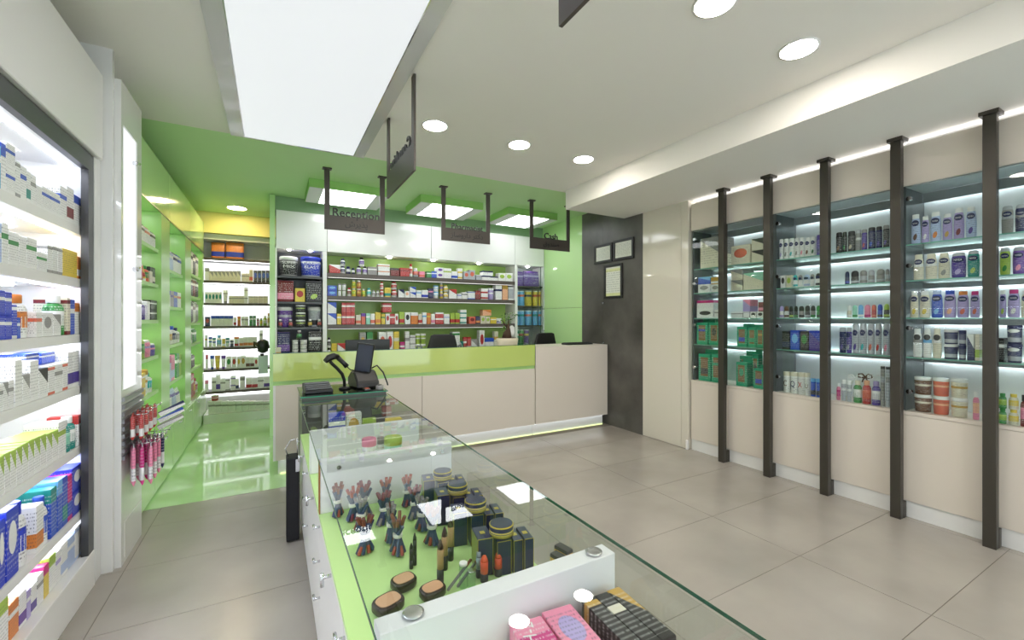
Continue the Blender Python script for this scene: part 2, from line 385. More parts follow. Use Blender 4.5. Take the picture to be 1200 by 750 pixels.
for z in [2.26] + [q - 0.045 for q in ZS]:
    MB().lathe([(0.022, z - 0.008), (0.026, z)], 16, -1.1, 2.93).build('puck_light', emit('cool puck light', (0.93, 0.96, 1, 1), 30), t)
# white panel with tall lit slot, chrome fittings and a slatted hook board
t = thing('panel_cabinet', 'white gloss cabinet side with tall lit slot above a slatted hook board', 'cabinet', (-0.9, 3.5, 0))
XP, ya, yb = -0.775, 3.302, 3.745
yn0, zn0, zn1 = 3.36, 1.03, 2.60
ys0, ys1 = onx(144.5, 300, XP)[1], onx(160.5, 300, XP)[1]
bx('front_panel', WHITEG, t, XP - 0.03, XP, ya, ys0, 0, 2.85); bx('front_panel', WHITEG, t, XP - 0.03, XP, ys1, yb, 0, 2.85)
bx('front_panel', WHITEG, t, XP - 0.03, XP, ys0, ys1, 0, zn0); bx('front_panel', WHITEG, t, XP - 0.03, XP, ys0, ys1, zn1, 2.85)
bx('side_panel', WHITEG, t, -1.29, XP - 0.031, yb - 0.025, yb, 0, 2.85); bx('side_panel', WHITEG, t, -1.29, XP - 0.031, ya, ya + 0.02, 0, 2.85)
bx('lit_slot', emit('lit slot acrylic', (0.93, 0.95, 1, 1), 0.62), t, XP - 0.02, XP - 0.008, ys0, ys1, zn0, zn1)
for z in (2.45, 1.77): MB().cyl((XP - 0.008, ys1 - 0.05, z), (XP + 0.02, ys1 - 0.05, z), 0.012).cyl((XP + 0.012, ys1 - 0.10, z - 0.015), (XP + 0.012, ys1 + 0.01, z + 0.015), 0.008).build('glass_clip', CHROME, t)
SL = mat('grey aluminium slat', '#8f8f90', 0.35, 0.6)
hz0, hz1 = 0.62, 1.0
hy0, hy1 = onx(142.5, 500, XP)[1], yb - 0.01
for k in range(9): bx('slat', SL, t, XP, XP + 0.014, hy0, hy1, hz0 + k * 0.043, hz0 + k * 0.043 + 0.024)
bx('drawer_front', WHITEG, t, XP, XP + 0.003, ya + 0.06, yb - 0.012, 0.03, 0.24)

# ------------------------------------------------------------------ green gloss cabinets along the left
XG, GT = -0.87, 2.40
GS = [[2.065, 1.755, 1.443, 1.133, 0.83], [1.94, 1.575, 1.19, 0.82, 0.53], [2.02, 1.74, 1.40, 1.137, 0.815]]
GB = [(3.76, 4.86), (5.22, 6.05), (6.45, 7.42)]
for k, (a, b) in enumerate(GB):
    e = (5.215, 6.445, 7.54)[k]; a0 = a if k == 0 else a + 0.001
    t = thing('green_cabinet', 'green gloss wall cabinet with lit shelves, ' + ('beside the white panel with hooks', 'middle one of the three', 'beside the lit shelves')[k], 'cabinet', (-1.1, (a + b) / 2, 0), 'green wall cabinets')
    bx('back_panel', GPAINT, t, -1.298, -1.275, a0, e, 0.45, H - 0.16)
    bx('header_panel', GGLOSS, t, -1.275, XG, a0, e, GT, 2.84, 0.002)
    bx('pilaster', GDARK, t, -1.275, XG, b, e, 0.45, GT - 0.001); bx('base_cabinet', GGLOSS, t, -1.275, XG + 0.01, a0, e, 0.0, 0.45)
    n = 2
    for q in range(n):
        yy0, yy1 = a0 + (e - a0) * q / n, a0 + (e - a0) * (q + 1) / n
        d = bx('base_door', GGLOSS, t, XG + 0.01, XG + 0.026, yy0 + 0.003, yy1 - 0.003, 0.02, 0.44, 0.002)
        MB().cyl((XG + 0.026, (yy0 + yy1) / 2 - 0.05, 0.40), (XG + 0.045, (yy0 + yy1) / 2 - 0.05, 0.40), 0.006).cyl((XG + 0.045, (yy0 + yy1) / 2 - 0.1, 0.40), (XG + 0.045, (yy0 + yy1) / 2, 0.40), 0.006).build('handle', CHROME, d)
    for z in GS[k]:
        bx('shelf', GPAINT, t, -1.275, XG - 0.02, a0 + 0.004, b - 0.002, z - 0.03, z)
        MB().lathe([(0.03, z - 0.036), (0.034, z - 0.03)], 14, -1.05, (max(a, 4.1) + b) / 2).build('puck_light', emit('shelf puck', (1, 1, 0.95, 1), 60), t)
    MB().lathe([(0.03, GT - 0.006), (0.034, GT)], 14, -1.05, (max(a, 4.1) + b) / 2).build('puck_light', emit('shelf puck', (1, 1, 0.95, 1), 60), t)
    bx('edge_rail', mat('thin dark rail', '#4a5a3c', 0.3, 0.4), t, XG, XG + 0.006, a0, e, GT - 0.012, GT)
# ------------------------------------------------------------------ lit dispensary shelves at the end of the aisle
YD = 7.70
DS = [2.356, 2.018, 1.685, 1.343, 1.025, 0.70, 0.373]
t = thing('dispensary_shelving', 'tall brightly lit shelving with dark shelf edges under a yellow bulkhead', 'shelving', (-0.2, 7.85, 0))
bx('back_panel', WHITE, t, -1.29, 0.75, 7.985, 7.998, 0, 2.62)
for z in DS:
    s = bx('shelf', SHELFG, t, -1.29, 0.75, YD, 7.985, z - 0.04, z)
    bx('led_strip', emit('shelf front led', (0.97, 0.985, 1, 1), 6.0), s, -1.28, 0.74, YD + 0.003, YD + 0.012, z - 0.047, z - 0.04)
bx('back_glow', emit('back board glow', (0.96, 0.98, 1, 1), 0.7), t, -1.28, 0.74, 7.978, 7.984, 0.25, 2.31)  # glow put into the back board, standing in for strip light on white
bx('base_plinth', WHITEG, t, -0.835, 0.75, 7.2, 7.985, 0, 0.125)
bx('bulkhead', mat('warm light bulkhead tint', '#e6dc8c', 0.55), t, -1.29, 0.75, 7.55, 7.985, 2.70, H)  # warm light on green paint, put into the colour as yellow
bx('bulkhead_tray', WHITE, t, -1.29, 0.75, 7.65, 7.985, 2.62, 2.70)
# green partition between the aisle and the back wall unit
t = thing('partition_panel', 'full height green partition board at the end of the back wall unit', 'partition', (0, 6.3, 0))
bx('board', GGLOSS, t, -0.037, 0.022, 6.06, 6.9, 0, 2.985)

# ------------------------------------------------------------------ back wall unit
YU = 6.10; GLIME = mat('lime back board', '#a9cf6c', 0.35)
bx('bulkhead_board', mat('grey green bulkhead', '#8fae88', 0.5), wb, 0.025, 4.03, 6.16, 6.5, 2.815, H)
cuts = [0.03, 0.618, 2.037, 3.455, 4.022]
ws = ['above the black tower of tubs', 'above shelves beside the Reception sign', 'above shelves under the Pharmacist sign', 'above the narrow tower of tins']
for k in range(4):
    t = thing('overhead_cabinet', 'white gloss overhead cabinet ' + ws[k], 'cabinet', (cuts[k], YU, 2.335), 'white overhead cabinets')
    bx('carcass', WHITE, t, cuts[k] + 0.001, cuts[k + 1] - 0.001, YU + 0.02, 6.45, 2.335, 2.813); bx('door', WHITEG, t, cuts[k] + 0.003, cuts[k + 1] - 0.003, YU, YU + 0.019, 2.332, 2.813, 0.002)
US = [2.06, 1.757, 1.374, 0.93]
t = thing('shelf_unit', 'wide lime backed shelf unit filled with medicine boxes behind the counter', 'shelving', (2.0, 6.3, 0))
bx('back_panel', GLIME, t, 0.618, 3.455, 6.44, 6.46, 0.4, 2.33)
for z in US: bx('shelf', SHELFG, t, 0.62, 3.453, YU + 0.01, 6.44, z - 0.055 if z > 1 else z - 0.03, z)
bx('base_cabinet', WHITE, t, 0.62, 3.453, YU - 0.05, 6.44, 0.0, 0.9)
bx('side_panel', WHITE, t, 0.568, 0.617, YU, 6.44, 0, 2.33); bx('side_panel', WHITE, t, 3.456, 3.50, YU, 6.44, 0, 2.33)
for x in (1.45, 2.1, 2.85): MB().lathe([(0.022, 2.316), (0.034, 2.331)], 14, x, 6.2).build('puck_light', PUCK, t)
for z in US[:3]: bx('led_strip', emit('unit led', (1, 0.98, 0.93, 1), 0.9), t, 0.64, 3.44, 6.16, 6.172, z - 0.06, z - 0.055)
TS = [1.995, 1.668, 1.343, 1.011]
t = thing('shelf_tower', 'narrow dark grey shelf tower beside the green partition, holding supplement tubs', 'shelving', (0.3, 6.3, 0))
bx('back_panel', GREYC, t, 0.026, 0.566, 6.44, 6.46, 0, 2.33); bx('side_panel', WHITE, t, 0.024, 0.042, YU, 6.44, 0, 2.33)
for z in TS: bx('shelf', GREYC, t, 0.043, 0.566, YU + 0.01, 6.44, z - 0.025, z)
for x in (0.18, 0.42): MB().lathe([(0.016, 2.318), (0.022, 2.331)], 12, x, 6.14).build('puck_light', PUCK, t)
RS = [1.995, 1.668, 1.343, 1.011]
t = thing('shelf_tower', 'narrow shelf tower with glass door beside the green end wall', 'shelving', (3.75, 6.3, 0))
bx('back_panel', mat('pale grey board', '#b9bfc0', 0.4), t, 3.501, 4.02, 6.44, 6.46, 0, 2.33); bx('side_panel', WHITE, t, 4.0, 4.028, YU, 6.44, 0, 2.33)
for z in RS: bx('shelf', SHELFG, t, 3.502, 3.998, YU + 0.02, 6.44, z - 0.02, z)
d = bx('glass_door', GLASS, t, 3.51, 4.022, YU - 0.014, YU - 0.008, 0.95, 2.325)
bx('door_edge', GEDGE, d, 3.94, 3.945, YU - 0.016, YU - 0.006, 0.95, 2.325)
for z in (1.62, 1.25): MB().cyl((4.0, YU - 0.03, z), (4.0, YU + 0.01, z), 0.014).build('hinge', CHROME, d)
MB().lathe([(0.02, 2.316), (0.03, 2.331)], 12, 3.75, 6.2).build('puck_light', PUCK, t)

# ------------------------------------------------------------------ service counter
YC = 4.50
t = thing('service_counter', 'long beige service counter with lime green glass fascia and lit plinth', 'counter', (1.4, 4.8, 0))
xj = ony(494.8, 480, YC)[0]
bx('front_panel', BEIGE, t, 0.02, xj - 0.0025, YC, YC + 0.02, 0.145, 0.835); bx('front_panel', BEIGE, t, xj + 0.0025, 2.828, YC, YC + 0.02, 0.145, 0.835)
bx('end_panel', WHITE, t, 0.0, 0.019, YC, 5.2, 0.145, 0.835)
bx('groove_rail', GDARK, t, 0.0, 2.828, YC + 0.012, YC + 0.05, 0.836, 0.874)
bx('glass_fascia', mat('lime glass fascia', '#bdd072', 0.06, coat=0.6), t, 0.0, 2.828, YC - 0.004, YC + 0.008, 0.875, 1.13)
bx('fascia_edge', GEDGE, t, 0.0, 2.828, YC - 0.004, YC + 0.008, 1.1301, 1.136)
bx('fascia_edge', GEDGE, t, 2.8285, 2.835, YC - 0.004, YC + 0.02, 0.875, 1.136)
bx('work_surface', WHITE, t, 0.02, 2.828, YC + 0.05, 5.2, 0.84, 0.87)
bx('inner_panel', WHITE, t, 0.0, 2.828, YC + 0.021, YC + 0.04, 0.875, 1.09)
pl = bx('plinth', WHITEG, t, 0.04, 2.828, YC + 0.07, 5.15, 0, 0.144)
LEDP = emit('plinth led', (0.95, 0.98, 1, 1), 2.6); LEDY = emit('floor led', (0.78, 0.92, 0.35, 1), 0.9)
bx('led_strip', LEDP, pl, 0.06, 2.82, YC + 0.03, YC + 0.042, 0.136, 0.1445); bx('led_strip', LEDY, pl, 0.06, 2.82, YC + 0.055, YC + 0.069, 0.002, 0.012)
t = thing('cash_counter', 'plain beige cash counter joining the service counter to the stone wall', 'counter', (3.4, 4.8, 0))
bx('front_panel', BEIGE, t, 2.84, 4.0, YC, YC + 0.02, 0.145, 1.10); bx('counter_top', BEIGE, t, 2.84, 4.0, YC + 0.021, 5.0, 1.075, 1.10)
bx('side_panel', BEIGE, t, 2.84, 2.86, YC + 0.021, 5.0, 0.145, 1.074)
pl = bx('plinth', WHITEG, t, 2.83, 3.97, YC + 0.07, 5.0, 0, 0.144)
bx('led_strip', LEDP, pl, 2.84, 3.96, YC + 0.03, YC + 0.042, 0.136, 0.1445); bx('led_strip', LEDY, pl, 2.84, 3.96, YC + 0.055, YC + 0.069, 0.002, 0.012)

# ------------------------------------------------------------------ right wall display cabinets
XR0, CT = 4.06, 0.775
LEDR = emit('cabinet led', (0.92, 0.97, 1, 1), 13.0); SHIELD = mat('grey valance', '#9aa0a2', 0.4)
RZ = [2.0, 1.735, 1.46, 1.172]
BACKW = mat('white lit back board', '#e4e8ea', 0.4); SIDEG = mat('grey cabinet side', '#5c6164', 0.3)
edges = [3.205, 2.31, 1.375, 0.44, -0.495]
wh = ['between the gloss panel and the second post', 'between the second and fourth posts', 'beyond the fourth post, holding body lotions', 'next to the shopfront']
for k in range(4):
    ya, yb = edges[k], edges[k + 1]
    t = thing('display_cabinet', 'beige cabinet with glass doors ' + wh[k], 'cabinet', (4.2, yb, 0), 'right wall display cabinets')
    ym = (ya + yb) / 2
    bx('plinth', WHITEG, t, XR0 + 0.012, 4.44, yb + 0.001, ya - 0.001, 0, 0.118)
    for p, q in ((ya, ym), (ym, yb)):
        bx('base_door', BEIGE, t, XR0, XR0 + 0.02, q + 0.002, p - 0.002, 0.12, 0.748, 0.0015)
        bx('header_door', BEIGE, t, XR0, XR0 + 0.02, q + 0.002, p - 0.002, 2.428, 2.722, 0.0015)
        d = bx('glass_door', GLASS, t, XR0 + 0.004, XR0 + 0.01, q + 0.003, p - 0.003, 0.782, 2.422)
        hy = p - 0.045 if p == ya else q + 0.045
        for z in (2.33, 1.84, 1.385, 0.92):
            MB().cyl((XR0 - 0.006, hy, z), (XR0 + 0.03, hy, z), 0.016).cyl((XR0 + 0.03, hy, z), (XR0 + 0.05, hy + (0.035 if p == ya else -0.035), z), 0.009).build('hinge', CHROME, d)
    bx('counter_top', BEIGE, t, XR0 - 0.004, 4.43, yb + 0.001, ya - 0.001, 0.75, CT, 0.0015)
    bx('side_panel', SIDEG, t, XR0 + 0.03, 4.43, ya - 0.018, ya - 0.001, CT, 2.72); bx('side_panel', SIDEG, t, XR0 + 0.03, 4.43, yb + 0.001, yb + 0.018, CT, 2.72)
    bx('back_panel', BACKW, t, 4.415, 4.44, yb + 0.02, ya - 0.02, CT, 2.72)
    bx('top_panel', mat('grey top board', '#9da1a3', 0.35), t, XR0 + 0.021, 4.41, yb + 0.02, ya - 0.02, 2.42, 2.44)
    for z in RZ:
        s = bx('glass_shelf', SGLASS, t, XR0 + 0.03, 4.41, yb + 0.019, ya - 0.019, z - 0.009, z)
        bx('shelf_edge', SEDGE, s, XR0 + 0.027, XR0 + 0.03, yb + 0.019, ya - 0.019, z - 0.009, z)
        bx('led_strip', LEDR, s, 4.396, 4.406, yb + 0.05, ya - 0.05, z - 0.03, z - 0.018); bx('valance', SHIELD, s, 4.384, 4.388, yb + 0.02, ya - 0.02, z - 0.052, z - 0.0095)  # grey board added to hide the strip and shape its glow
    bx('led_strip', LEDR, t, 4.396, 4.406, yb + 0.05, ya - 0.05, 2.385, 2.397); bx('valance', SHIELD, t, 4.384, 4.388, yb + 0.02, ya - 0.02, 2.345, 2.419)
    bx('cornice_led', emit('cornice led', (1, 0.99, 0.97, 1), 7.0), t, XR0 + 0.06, XR0 + 0.075, yb, ya, 2.725, 2.735)
# dark posts standing in front
py = [2.77, 2.31, 1.84, 1.375, 0.905, 0.44, -0.03]
pw = ['beside the stone wall', 'second from the stone wall', 'third from the stone wall', 'fourth from the stone wall', 'fifth from the stone wall', 'sixth from the stone wall', 'seventh from the stone wall']
for y, w in zip(py, pw):
    t = thing('post', 'dark bronze square post from floor to lowered ceiling, ' + w, 'post', (3.99, y, 0), 'dark posts before the right cabinets')
    bx('shaft', POSTM, t, 3.962, 4.012, y - 0.031, y + 0.031, 0, 2.745, 0.002)
    bx('top_plate', POSTM, t, 3.945, 4.055, y - 0.045, y + 0.045, 2.745, SOF); bx('foot_block', POSTM, t, 4.0125, 4.056, y - 0.033, y + 0.028, 0, 0.12, 0.002)
    bx('fixing_fin', POSTM, t, 4.0125, 4.055, y - 0.010, y + 0.010, 0.775, 2.42)

# ------------------------------------------------------------------ framed certificates on the stone
def cert(ya, yb, z0, z1, label, tall=False):
    t = thing('picture_frame', label, 'frame', (4.02, yb, z0), 'certificates on the stone wall')
    x = 4.03
    MB().box(x - 0.02, x, yb, ya, z0, z0 + 0.035).box(x - 0.02, x, yb, ya, z1 - 0.035, z1).box(x - 0.02, x, yb, yb + 0.035, z0 + 0.035, z1 - 0.035).box(x - 0.02, x, ya - 0.035, ya, z0 + 0.035, z1 - 0.035).build('frame', BLACKP, t, 0.003)
    s = bx('certificate', printed('#e4e6dc', '#dfe2a8' if tall else '#c9cfca', 5 if tall else 3), t, x - 0.009, x - 0.001, yb + 0.035, ya - 0.035, z0 + 0.035, z1 - 0.035)
cert(4.796, 4.425, 2.228, 2.491, 'black landscape frame with pale certificate, nearer the cash counter')
cert(4.405, 4.028, 2.228, 2.503, 'black landscape frame with pale certificate, nearer the gloss panel')
cert(4.589, 4.23, 1.726, 2.19, 'tall black frame with yellowish certificate, hung below two landscape frames', True)

# ------------------------------------------------------------------ packaging: unit meshes 1 x 1 x 1, front at -Y
def loft(secs, seg=20, e=2.0):
    """secs: (z, half width, half depth[, exponent]) bottom to top"""
    m = MB(); n = 0; k = len(secs)
    for q in secs:
        z, a, b = q[:3]; ex = 2.0 / (q[3] if len(q) > 3 else e)
        for i in range(seg):
            t = 2 * PI * i / seg; ct, st = math.cos(t), math.sin(t)
            m.v.append((a * math.copysign(abs(ct) ** ex, ct), b * math.copysign(abs(st) ** ex, st), z))
    m.add([(j * seg + i, j * seg + (i + 1) % seg, (j + 1) * seg + (i + 1) % seg, (j + 1) * seg + i) for j in range(k - 1) for i in range(seg)], 0, True)
    m.add([tuple(range(seg - 1, -1, -1)), tuple(range((k - 1) * seg, k * seg))], 0, False)
    return m
def chamfer_box(c=0.02):
    bm = bmesh.new(); bmesh.ops.create_cube(bm, size=1.0)
    bmesh.ops.translate(bm, verts=bm.verts, vec=(0, 0, 0.5)); bmesh.ops.bevel(bm, geom=bm.edges[:], offset=c, segments=1, affect='EDGES')
    me = bpy.data.meshes.new('carton'); bm.to_mesh(me); bm.free(); return me
def patch(w, z0, z1, r=0.507, oval=True, k=18):
    """curved badge lying on the front of a round body"""
    m = MB(); zc, hz = (z0 + z1) / 2, (z1 - z0) / 2; rings = (0.0, 0.55, 1.0)
    m.v.append((0, -r, zc))
    for q in rings[1:]:
        for i in range(k):
            t = 2 * PI * i / k; ct, st = math.cos(t), math.sin(t)
            if not oval: f = 1 / max(abs(ct), abs(st)); ct, st = ct * f, st * f
            a = w * q * ct; m.v.append((r * math.sin(a), -r * math.cos(a), zc + hz * q * st))
    F = [(0, 1 + i, 1 + (i + 1) % k) for i in range(k)] + [(1 + i, 1 + k + i, 1 + k + (i + 1) % k, 1 + (i + 1) % k) for i in range(k)]
    m.add(F, 0, True); return m
UM = {}
def um(name, mb):
    me = mb if isinstance(mb, bpy.types.Mesh) else mb.mesh(name)
    me.name = name; me.materials.clear(); me.materials.append(None); UM[name] = me
um('carton', chamfer_box()); um('window', MB().box(-0.30, 0.30, -0.515, -0.49, 0.18, 0.88)); um('flap', MB().box(-0.5, 0.5, 0.38, 0.5, 1.0, 1.16))
um('bottle', MB().lathe([(0.44, 0), (0.5, 0.02), (0.5, 0.66), (0.42, 0.75), (0.26, 0.79), (0.26, 0.82)], 18)); um('bottle_cap', MB().lathe([(0.34, 0.8), (0.34, 0.985), (0.3, 1.0)], 18))
um('spray_can', MB().lathe([(0.46, 0), (0.5, 0.015), (0.5, 0.80), (0.45, 0.835), (0.43, 0.84)], 18)); um('spray_cap', MB().lathe([(0.46, 0.83), (0.46, 0.95), (0.38, 0.995), (0.2, 1.0)], 18))
um('lotion_bottle', loft([(0, 0.42, 0.42), (0.03, 0.49, 0.48), (0.45, 0.5, 0.5), (0.72, 0.46, 0.48), (0.84, 0.38, 0.40), (0.85, 0.34, 0.36)])); um('lotion_cap', loft([(0.855, 0.37, 0.39), (0.98, 0.37, 0.39), (1.0, 0.33, 0.35)]))
um('shower_bottle', loft([(0, 0.42, 0.42), (0.05, 0.47, 0.47), (0.5, 0.5, 0.5), (0.80, 0.47, 0.48), (0.87, 0.40, 0.42)])); um('shower_cap', loft([(0.86, 0.43, 0.45), (0.96, 0.40, 0.42), (1.0, 0.28, 0.3)]))
um('roll_on', loft([(0, 0.44, 0.44), (0.04, 0.5, 0.5), (0.5, 0.46, 0.46), (0.58, 0.38, 0.38)])); um('roll_cap', loft([(0.57, 0.46, 0.46), (0.82, 0.45, 0.45), (0.95, 0.34, 0.34), (1.0, 0.16, 0.16)]))
um('tub', loft([(0, 0.42, 0.42), (0.03, 0.45, 0.45), (0.80, 0.49, 0.49), (0.82, 0.47, 0.47)], 24)); um('tub_lid', loft([(0.81, 0.5, 0.5), (0.97, 0.5, 0.5), (1.0, 0.46, 0.46)], 24))
um('tube', loft([(0.16, 0.36, 0.5), (0.5, 0.42, 0.34), (0.92, 0.5, 0.08), (1.0, 0.5, 0.05)])); um('tube_cap', loft([(0, 0.32, 0.45), (0.15, 0.33, 0.46), (0.165, 0.3, 0.42)]))
um('pouch', loft([(0, 0.48, 0.42, 4), (0.06, 0.5, 0.5, 4), (0.6, 0.49, 0.42, 4), (0.88, 0.49, 0.12, 4), (1.0, 0.49, 0.03, 4)])); um('pouch_seal', MB().box(-0.47, 0.47, -0.045, 0.045, 0.90, 0.985))
um('tin', MB().lathe([(0.47, 0), (0.5, 0.015), (0.5, 0.97), (0.47, 0.985), (0.47, 1.0)], 20)); um('tin_lid', MB().lathe([(0.505, 0.93), (0.505, 0.985), (0.46, 0.99)], 20))
um('pump_head', MB().lathe([(0.16, 0.80), (0.16, 0.90), (0.07, 0.905), (0.07, 0.97), (0.2, 0.972), (0.2, 1.0)], 12))
um('pack', loft([(0, 0.5, 0.10, 5), (0.08, 0.5, 0.5, 5), (0.86, 0.5, 0.5, 5), (0.93, 0.48, 0.1, 5), (1.0, 0.48, 0.04, 5)], 16)); um('pack_header', MB().box(-0.49, 0.49, -0.09, 0.09, 0.9, 1.0))
um('badge', patch(0.86, 0.60, 0.80)); um('low_badge', patch(0.86, 0.30, 0.46)); um('label', patch(1.15, 0.22, 0.62, oval=False)); um('collar', MB().lathe([(0.503, 0.24), (0.503, 0.52)], 20))
KIND = {  # code: body, child pieces, part names, noun, category, depth as a share of width
    'c': ('carton', [], 'carton', 'carton', 0.6), 'w': ('carton', ['window', 'flap'], 'windowed carton', 'carton', 0.35),
    'b': ('bottle', ['bottle_cap', 'collar'], 'bottle', 'bottle', 1.0), 's': ('spray_can', ['spray_cap'], 'spray can', 'can', 1.0),
    'l': ('lotion_bottle', ['lotion_cap'], 'lotion bottle', 'bottle', 0.5), 'h': ('shower_bottle', ['shower_cap'], 'shower bottle', 'bottle', 0.5),
    'r': ('roll_on', ['roll_cap'], 'roll-on stick', 'bottle', 0.9), 't': ('tub', ['tub_lid'], 'tub', 'tub', 1.0), 'u': ('tube', ['tube_cap'], 'tube', 'tube', 0.7),
    'p': ('pouch', ['pouch_seal'], 'pouch', 'bag', 0.35), 'n': ('tin', ['tin_lid'], 'tin', 'tin', 1.0), 'm': ('bottle', ['pump_head', 'collar'], 'pump bottle', 'bottle', 1.0),
    'k': ('pack', ['pack_header'], 'hanging pack', 'pack', 0.25)}
ORD = ['first', 'second', 'third', 'fourth', 'fifth', 'sixth', 'seventh', 'eighth', 'ninth', 'tenth', 'eleventh', 'twelfth', 'thirteenth', 'fourteenth', 'fifteenth', 'sixteenth',
       'seventeenth', 'eighteenth', 'nineteenth', 'twentieth', 'twenty-first', 'twenty-second', 'twenty-third', 'twenty-fourth', 'twenty-fifth', 'twenty-sixth', 'twenty-seventh', 'twenty-eighth',
       'twenty-ninth', 'thirtieth', 'thirty-first', 'thirty-second', 'thirty-third', 'thirty-fourth', 'thirty-fifth', 'thirty-sixth', 'thirty-seventh', 'thirty-eighth', 'thirty-ninth', 'fortieth', 'forty-first', 'forty-second', 'forty-third', 'forty-fourth', 'forty-fifth']
STY = ['band', 'base', 'corner', 'emblem', 'top', 'edges', 'motif']
def put(mesh, name, m, parent=None):
    o = bpy.data.objects.new(name, UM[mesh]); COL.objects.link(o)
    o.material_slots[0].link = 'OBJECT'; o.material_slots[0].material = m
    if parent is not None: o.parent = parent
    return o
def col_mat(c, rough=0.35): return mat('plain ' + c, PAL.get(c, c), rough)
def prod(code, loc, dims, rotz, base, band, style, label, group, capc=None, badge=None, txt=None, tilt=0.0, txtc='white'):
    body, kids, noun, cat, _ = KIND[code]
    o = put(body, body if code != 'w' else 'carton', printed(base, band, style)); o.location = loc; o.scale = dims; o.rotation_euler = (tilt, 0, rotz)
    tag(o, label, cat, group)
    for kd in kids:
        if kd == 'window': m = printed('#8a6a48', ('royal blue', 'emerald', 'charcoal', 'gold')[int(loc[1] * 70) % 4], (1, 3, 0)[int(loc[1] * 90) % 3])
        elif kd == 'flap': m = col_mat(base)
        elif kd == 'collar': m = printed(band or 'white', None, 0)
        elif kd in ('pouch_seal', 'pack_header'): m = col_mat(capc or band or 'grey')
        else: m = col_mat(capc or ('white' if base not in ('white', 'cream') else (band or 'grey')))
        if kd == 'collar' and band is None: continue
        put(kd, kd, m, o)
    if badge: put('badge', 'badge', col_mat(badge), o)
    if txt:
        words = txt.split('/'); n = len(words)
        for i, wd in enumerate(words):
            a = (0.62 if badge else 0.8) / max(2.2 if len(wd) > 1 else 0.9, 0.62 * len(wd)); z = 0.32 if len(wd) == 1 else (0.665 if badge else 0.44) + (n - 1 - i) * 0.2 - (n - 1) * 0.03
            tt = text(wd, col_mat(txtc), o, (0, -0.525, z), 1.0, (PI / 2, 0, 0), 0.0, 'lettering'); tt.scale = (a, min(a * dims[0] / dims[2] * 1.5, 0.2 if len(wd) > 1 else 0.5), 1)
    return o
COUNT = {'n': 0}
def row(plane, at, z, spec, where, end, low=True, group=None, depth=0.12, lim=None):
    """spec: 'code u0 u1 vtop base band style [flags]' per pack, measured on the shelf front; packs are placed on the shelf in metres.
    flags: xN stack of N, nN run of N side by side, b=colour badge, q=colour cap, t=TEXT, v=row of its foot when it stands on others, d=metres set back"""
    rotz = {'back': 0.0, 'left': PI / 2, 'right': -PI / 2}[plane]
    items = []
    for raw in spec.split(','):
        f = raw.split()
        if not f: continue
        code, u0, u1, vt = f[0], float(f[1]), float(f[2]), float(f[3]); base = f[4].replace('_', ' ')
        band = None if len(f) < 6 or f[5] == '-' else f[5].replace('_', ' '); style = int(f[6]) if len(f) > 6 else 0
        fl = {}
        for g in f[7:]:
            if '=' in g: fl[g.split('=')[0]] = g.split('=')[1].replace('_', ' ')
            else: fl[g[0]] = int(g[1:])
        n = fl.get('n', 1)
        for i in range(n): items.append((u0 + (u1 - u0) * i / n, u0 + (u1 - u0) * (i + 1) / n, code, vt, base, band, style, fl))
    order = sorted(range(len(items)), key=lambda i: items[i][0] if low else -items[i][0])
    rank = {i: k for k, i in enumerate(order)}
    for i, (u0, u1, code, vt, base, band, style, fl) in enumerate(items):
        um_, vm = (u0 + u1) / 2, vt
        if plane == 'back':
            a, b = ony(u0, 400, at)[0], ony(u1, 400, at)[0]; zt = ony(um_, vt, at)[2]; zb = ony(um_, float(fl['v']), at)[2] if 'v' in fl else z + 0.001
        else:
            pl = at + 0.025 if at < -0.893 else at
            a, b = onx(u0, 400, pl)[1], onx(u1, 400, pl)[1]; zt = onx(um_, vt, pl)[2]; zb = onx(um_, float(fl['v']), at)[2] if 'v' in fl else z + 0.001
        if lim:
            a, b = max(min(a, b), lim[0] + 0.003), min(max(a, b), lim[1] - 0.003)
            if b - a < 0.008: a, b = ((lim[1] - 0.035, lim[1] - 0.003) if a > lim[0] + 0.1 else (lim[0] + 0.003, lim[0] + 0.035))
        w = max(abs(b - a) - 0.0035, 0.012); c = (a + b) / 2
        hgt = max(zt - zb, 0.025); sb = float(fl.get('d', 0.004))
        body, kids, noun, cat, dr = KIND[code]
        d = min(depth, max(0.04, w * 1.2)) if code in 'cw' else max(0.02, min(w * dr, 0.12 if plane == 'left' else 0.2))
        if code == 'c' and (plane != 'back'): d = depth
        n = fl.get('x', 1); hh = hgt / n
        for k in range(n):
            off = sb + d / 2
            if plane == 'back': loc = (c, at + off, zb + k * hh)
            elif plane == 'left': loc = (at - off, c, zb + k * hh)
            else: loc = (at + off, c, zb + k * hh)
            lev = '' if n == 1 else (('lower ', 'upper ') if n == 2 else ('bottom ', 'middle ', 'upper ', 'topmost '))[k]
            ph = lev + base + ' ' + noun + ((' with ' + band + ' ' + STY[style]) if band else '')
            if 't' in fl and not (fl.get('b')): ph = lev + base + ' ' + noun + ' lettered ' + fl['t'].replace('/', ' ')
            pos = ('beside ' + end) if rank[i] == 0 else (ORD[rank[i]] + ' from ' + end)
            label = ph + ', ' + pos + ', ' + where
            COUNT['n'] += 1
            prod(code, loc, (w, d, hh - 0.001), rotz + (random.uniform(-0.012, 0.012) if n == 1 and 'v' not in fl and w < 0.12 else 0), base, band, style, label, group or ('packs on the ' + where),
                 fl.get('q'), fl.get('b'), fl.get('t'), 0.0, fl.get('i', 'white'))
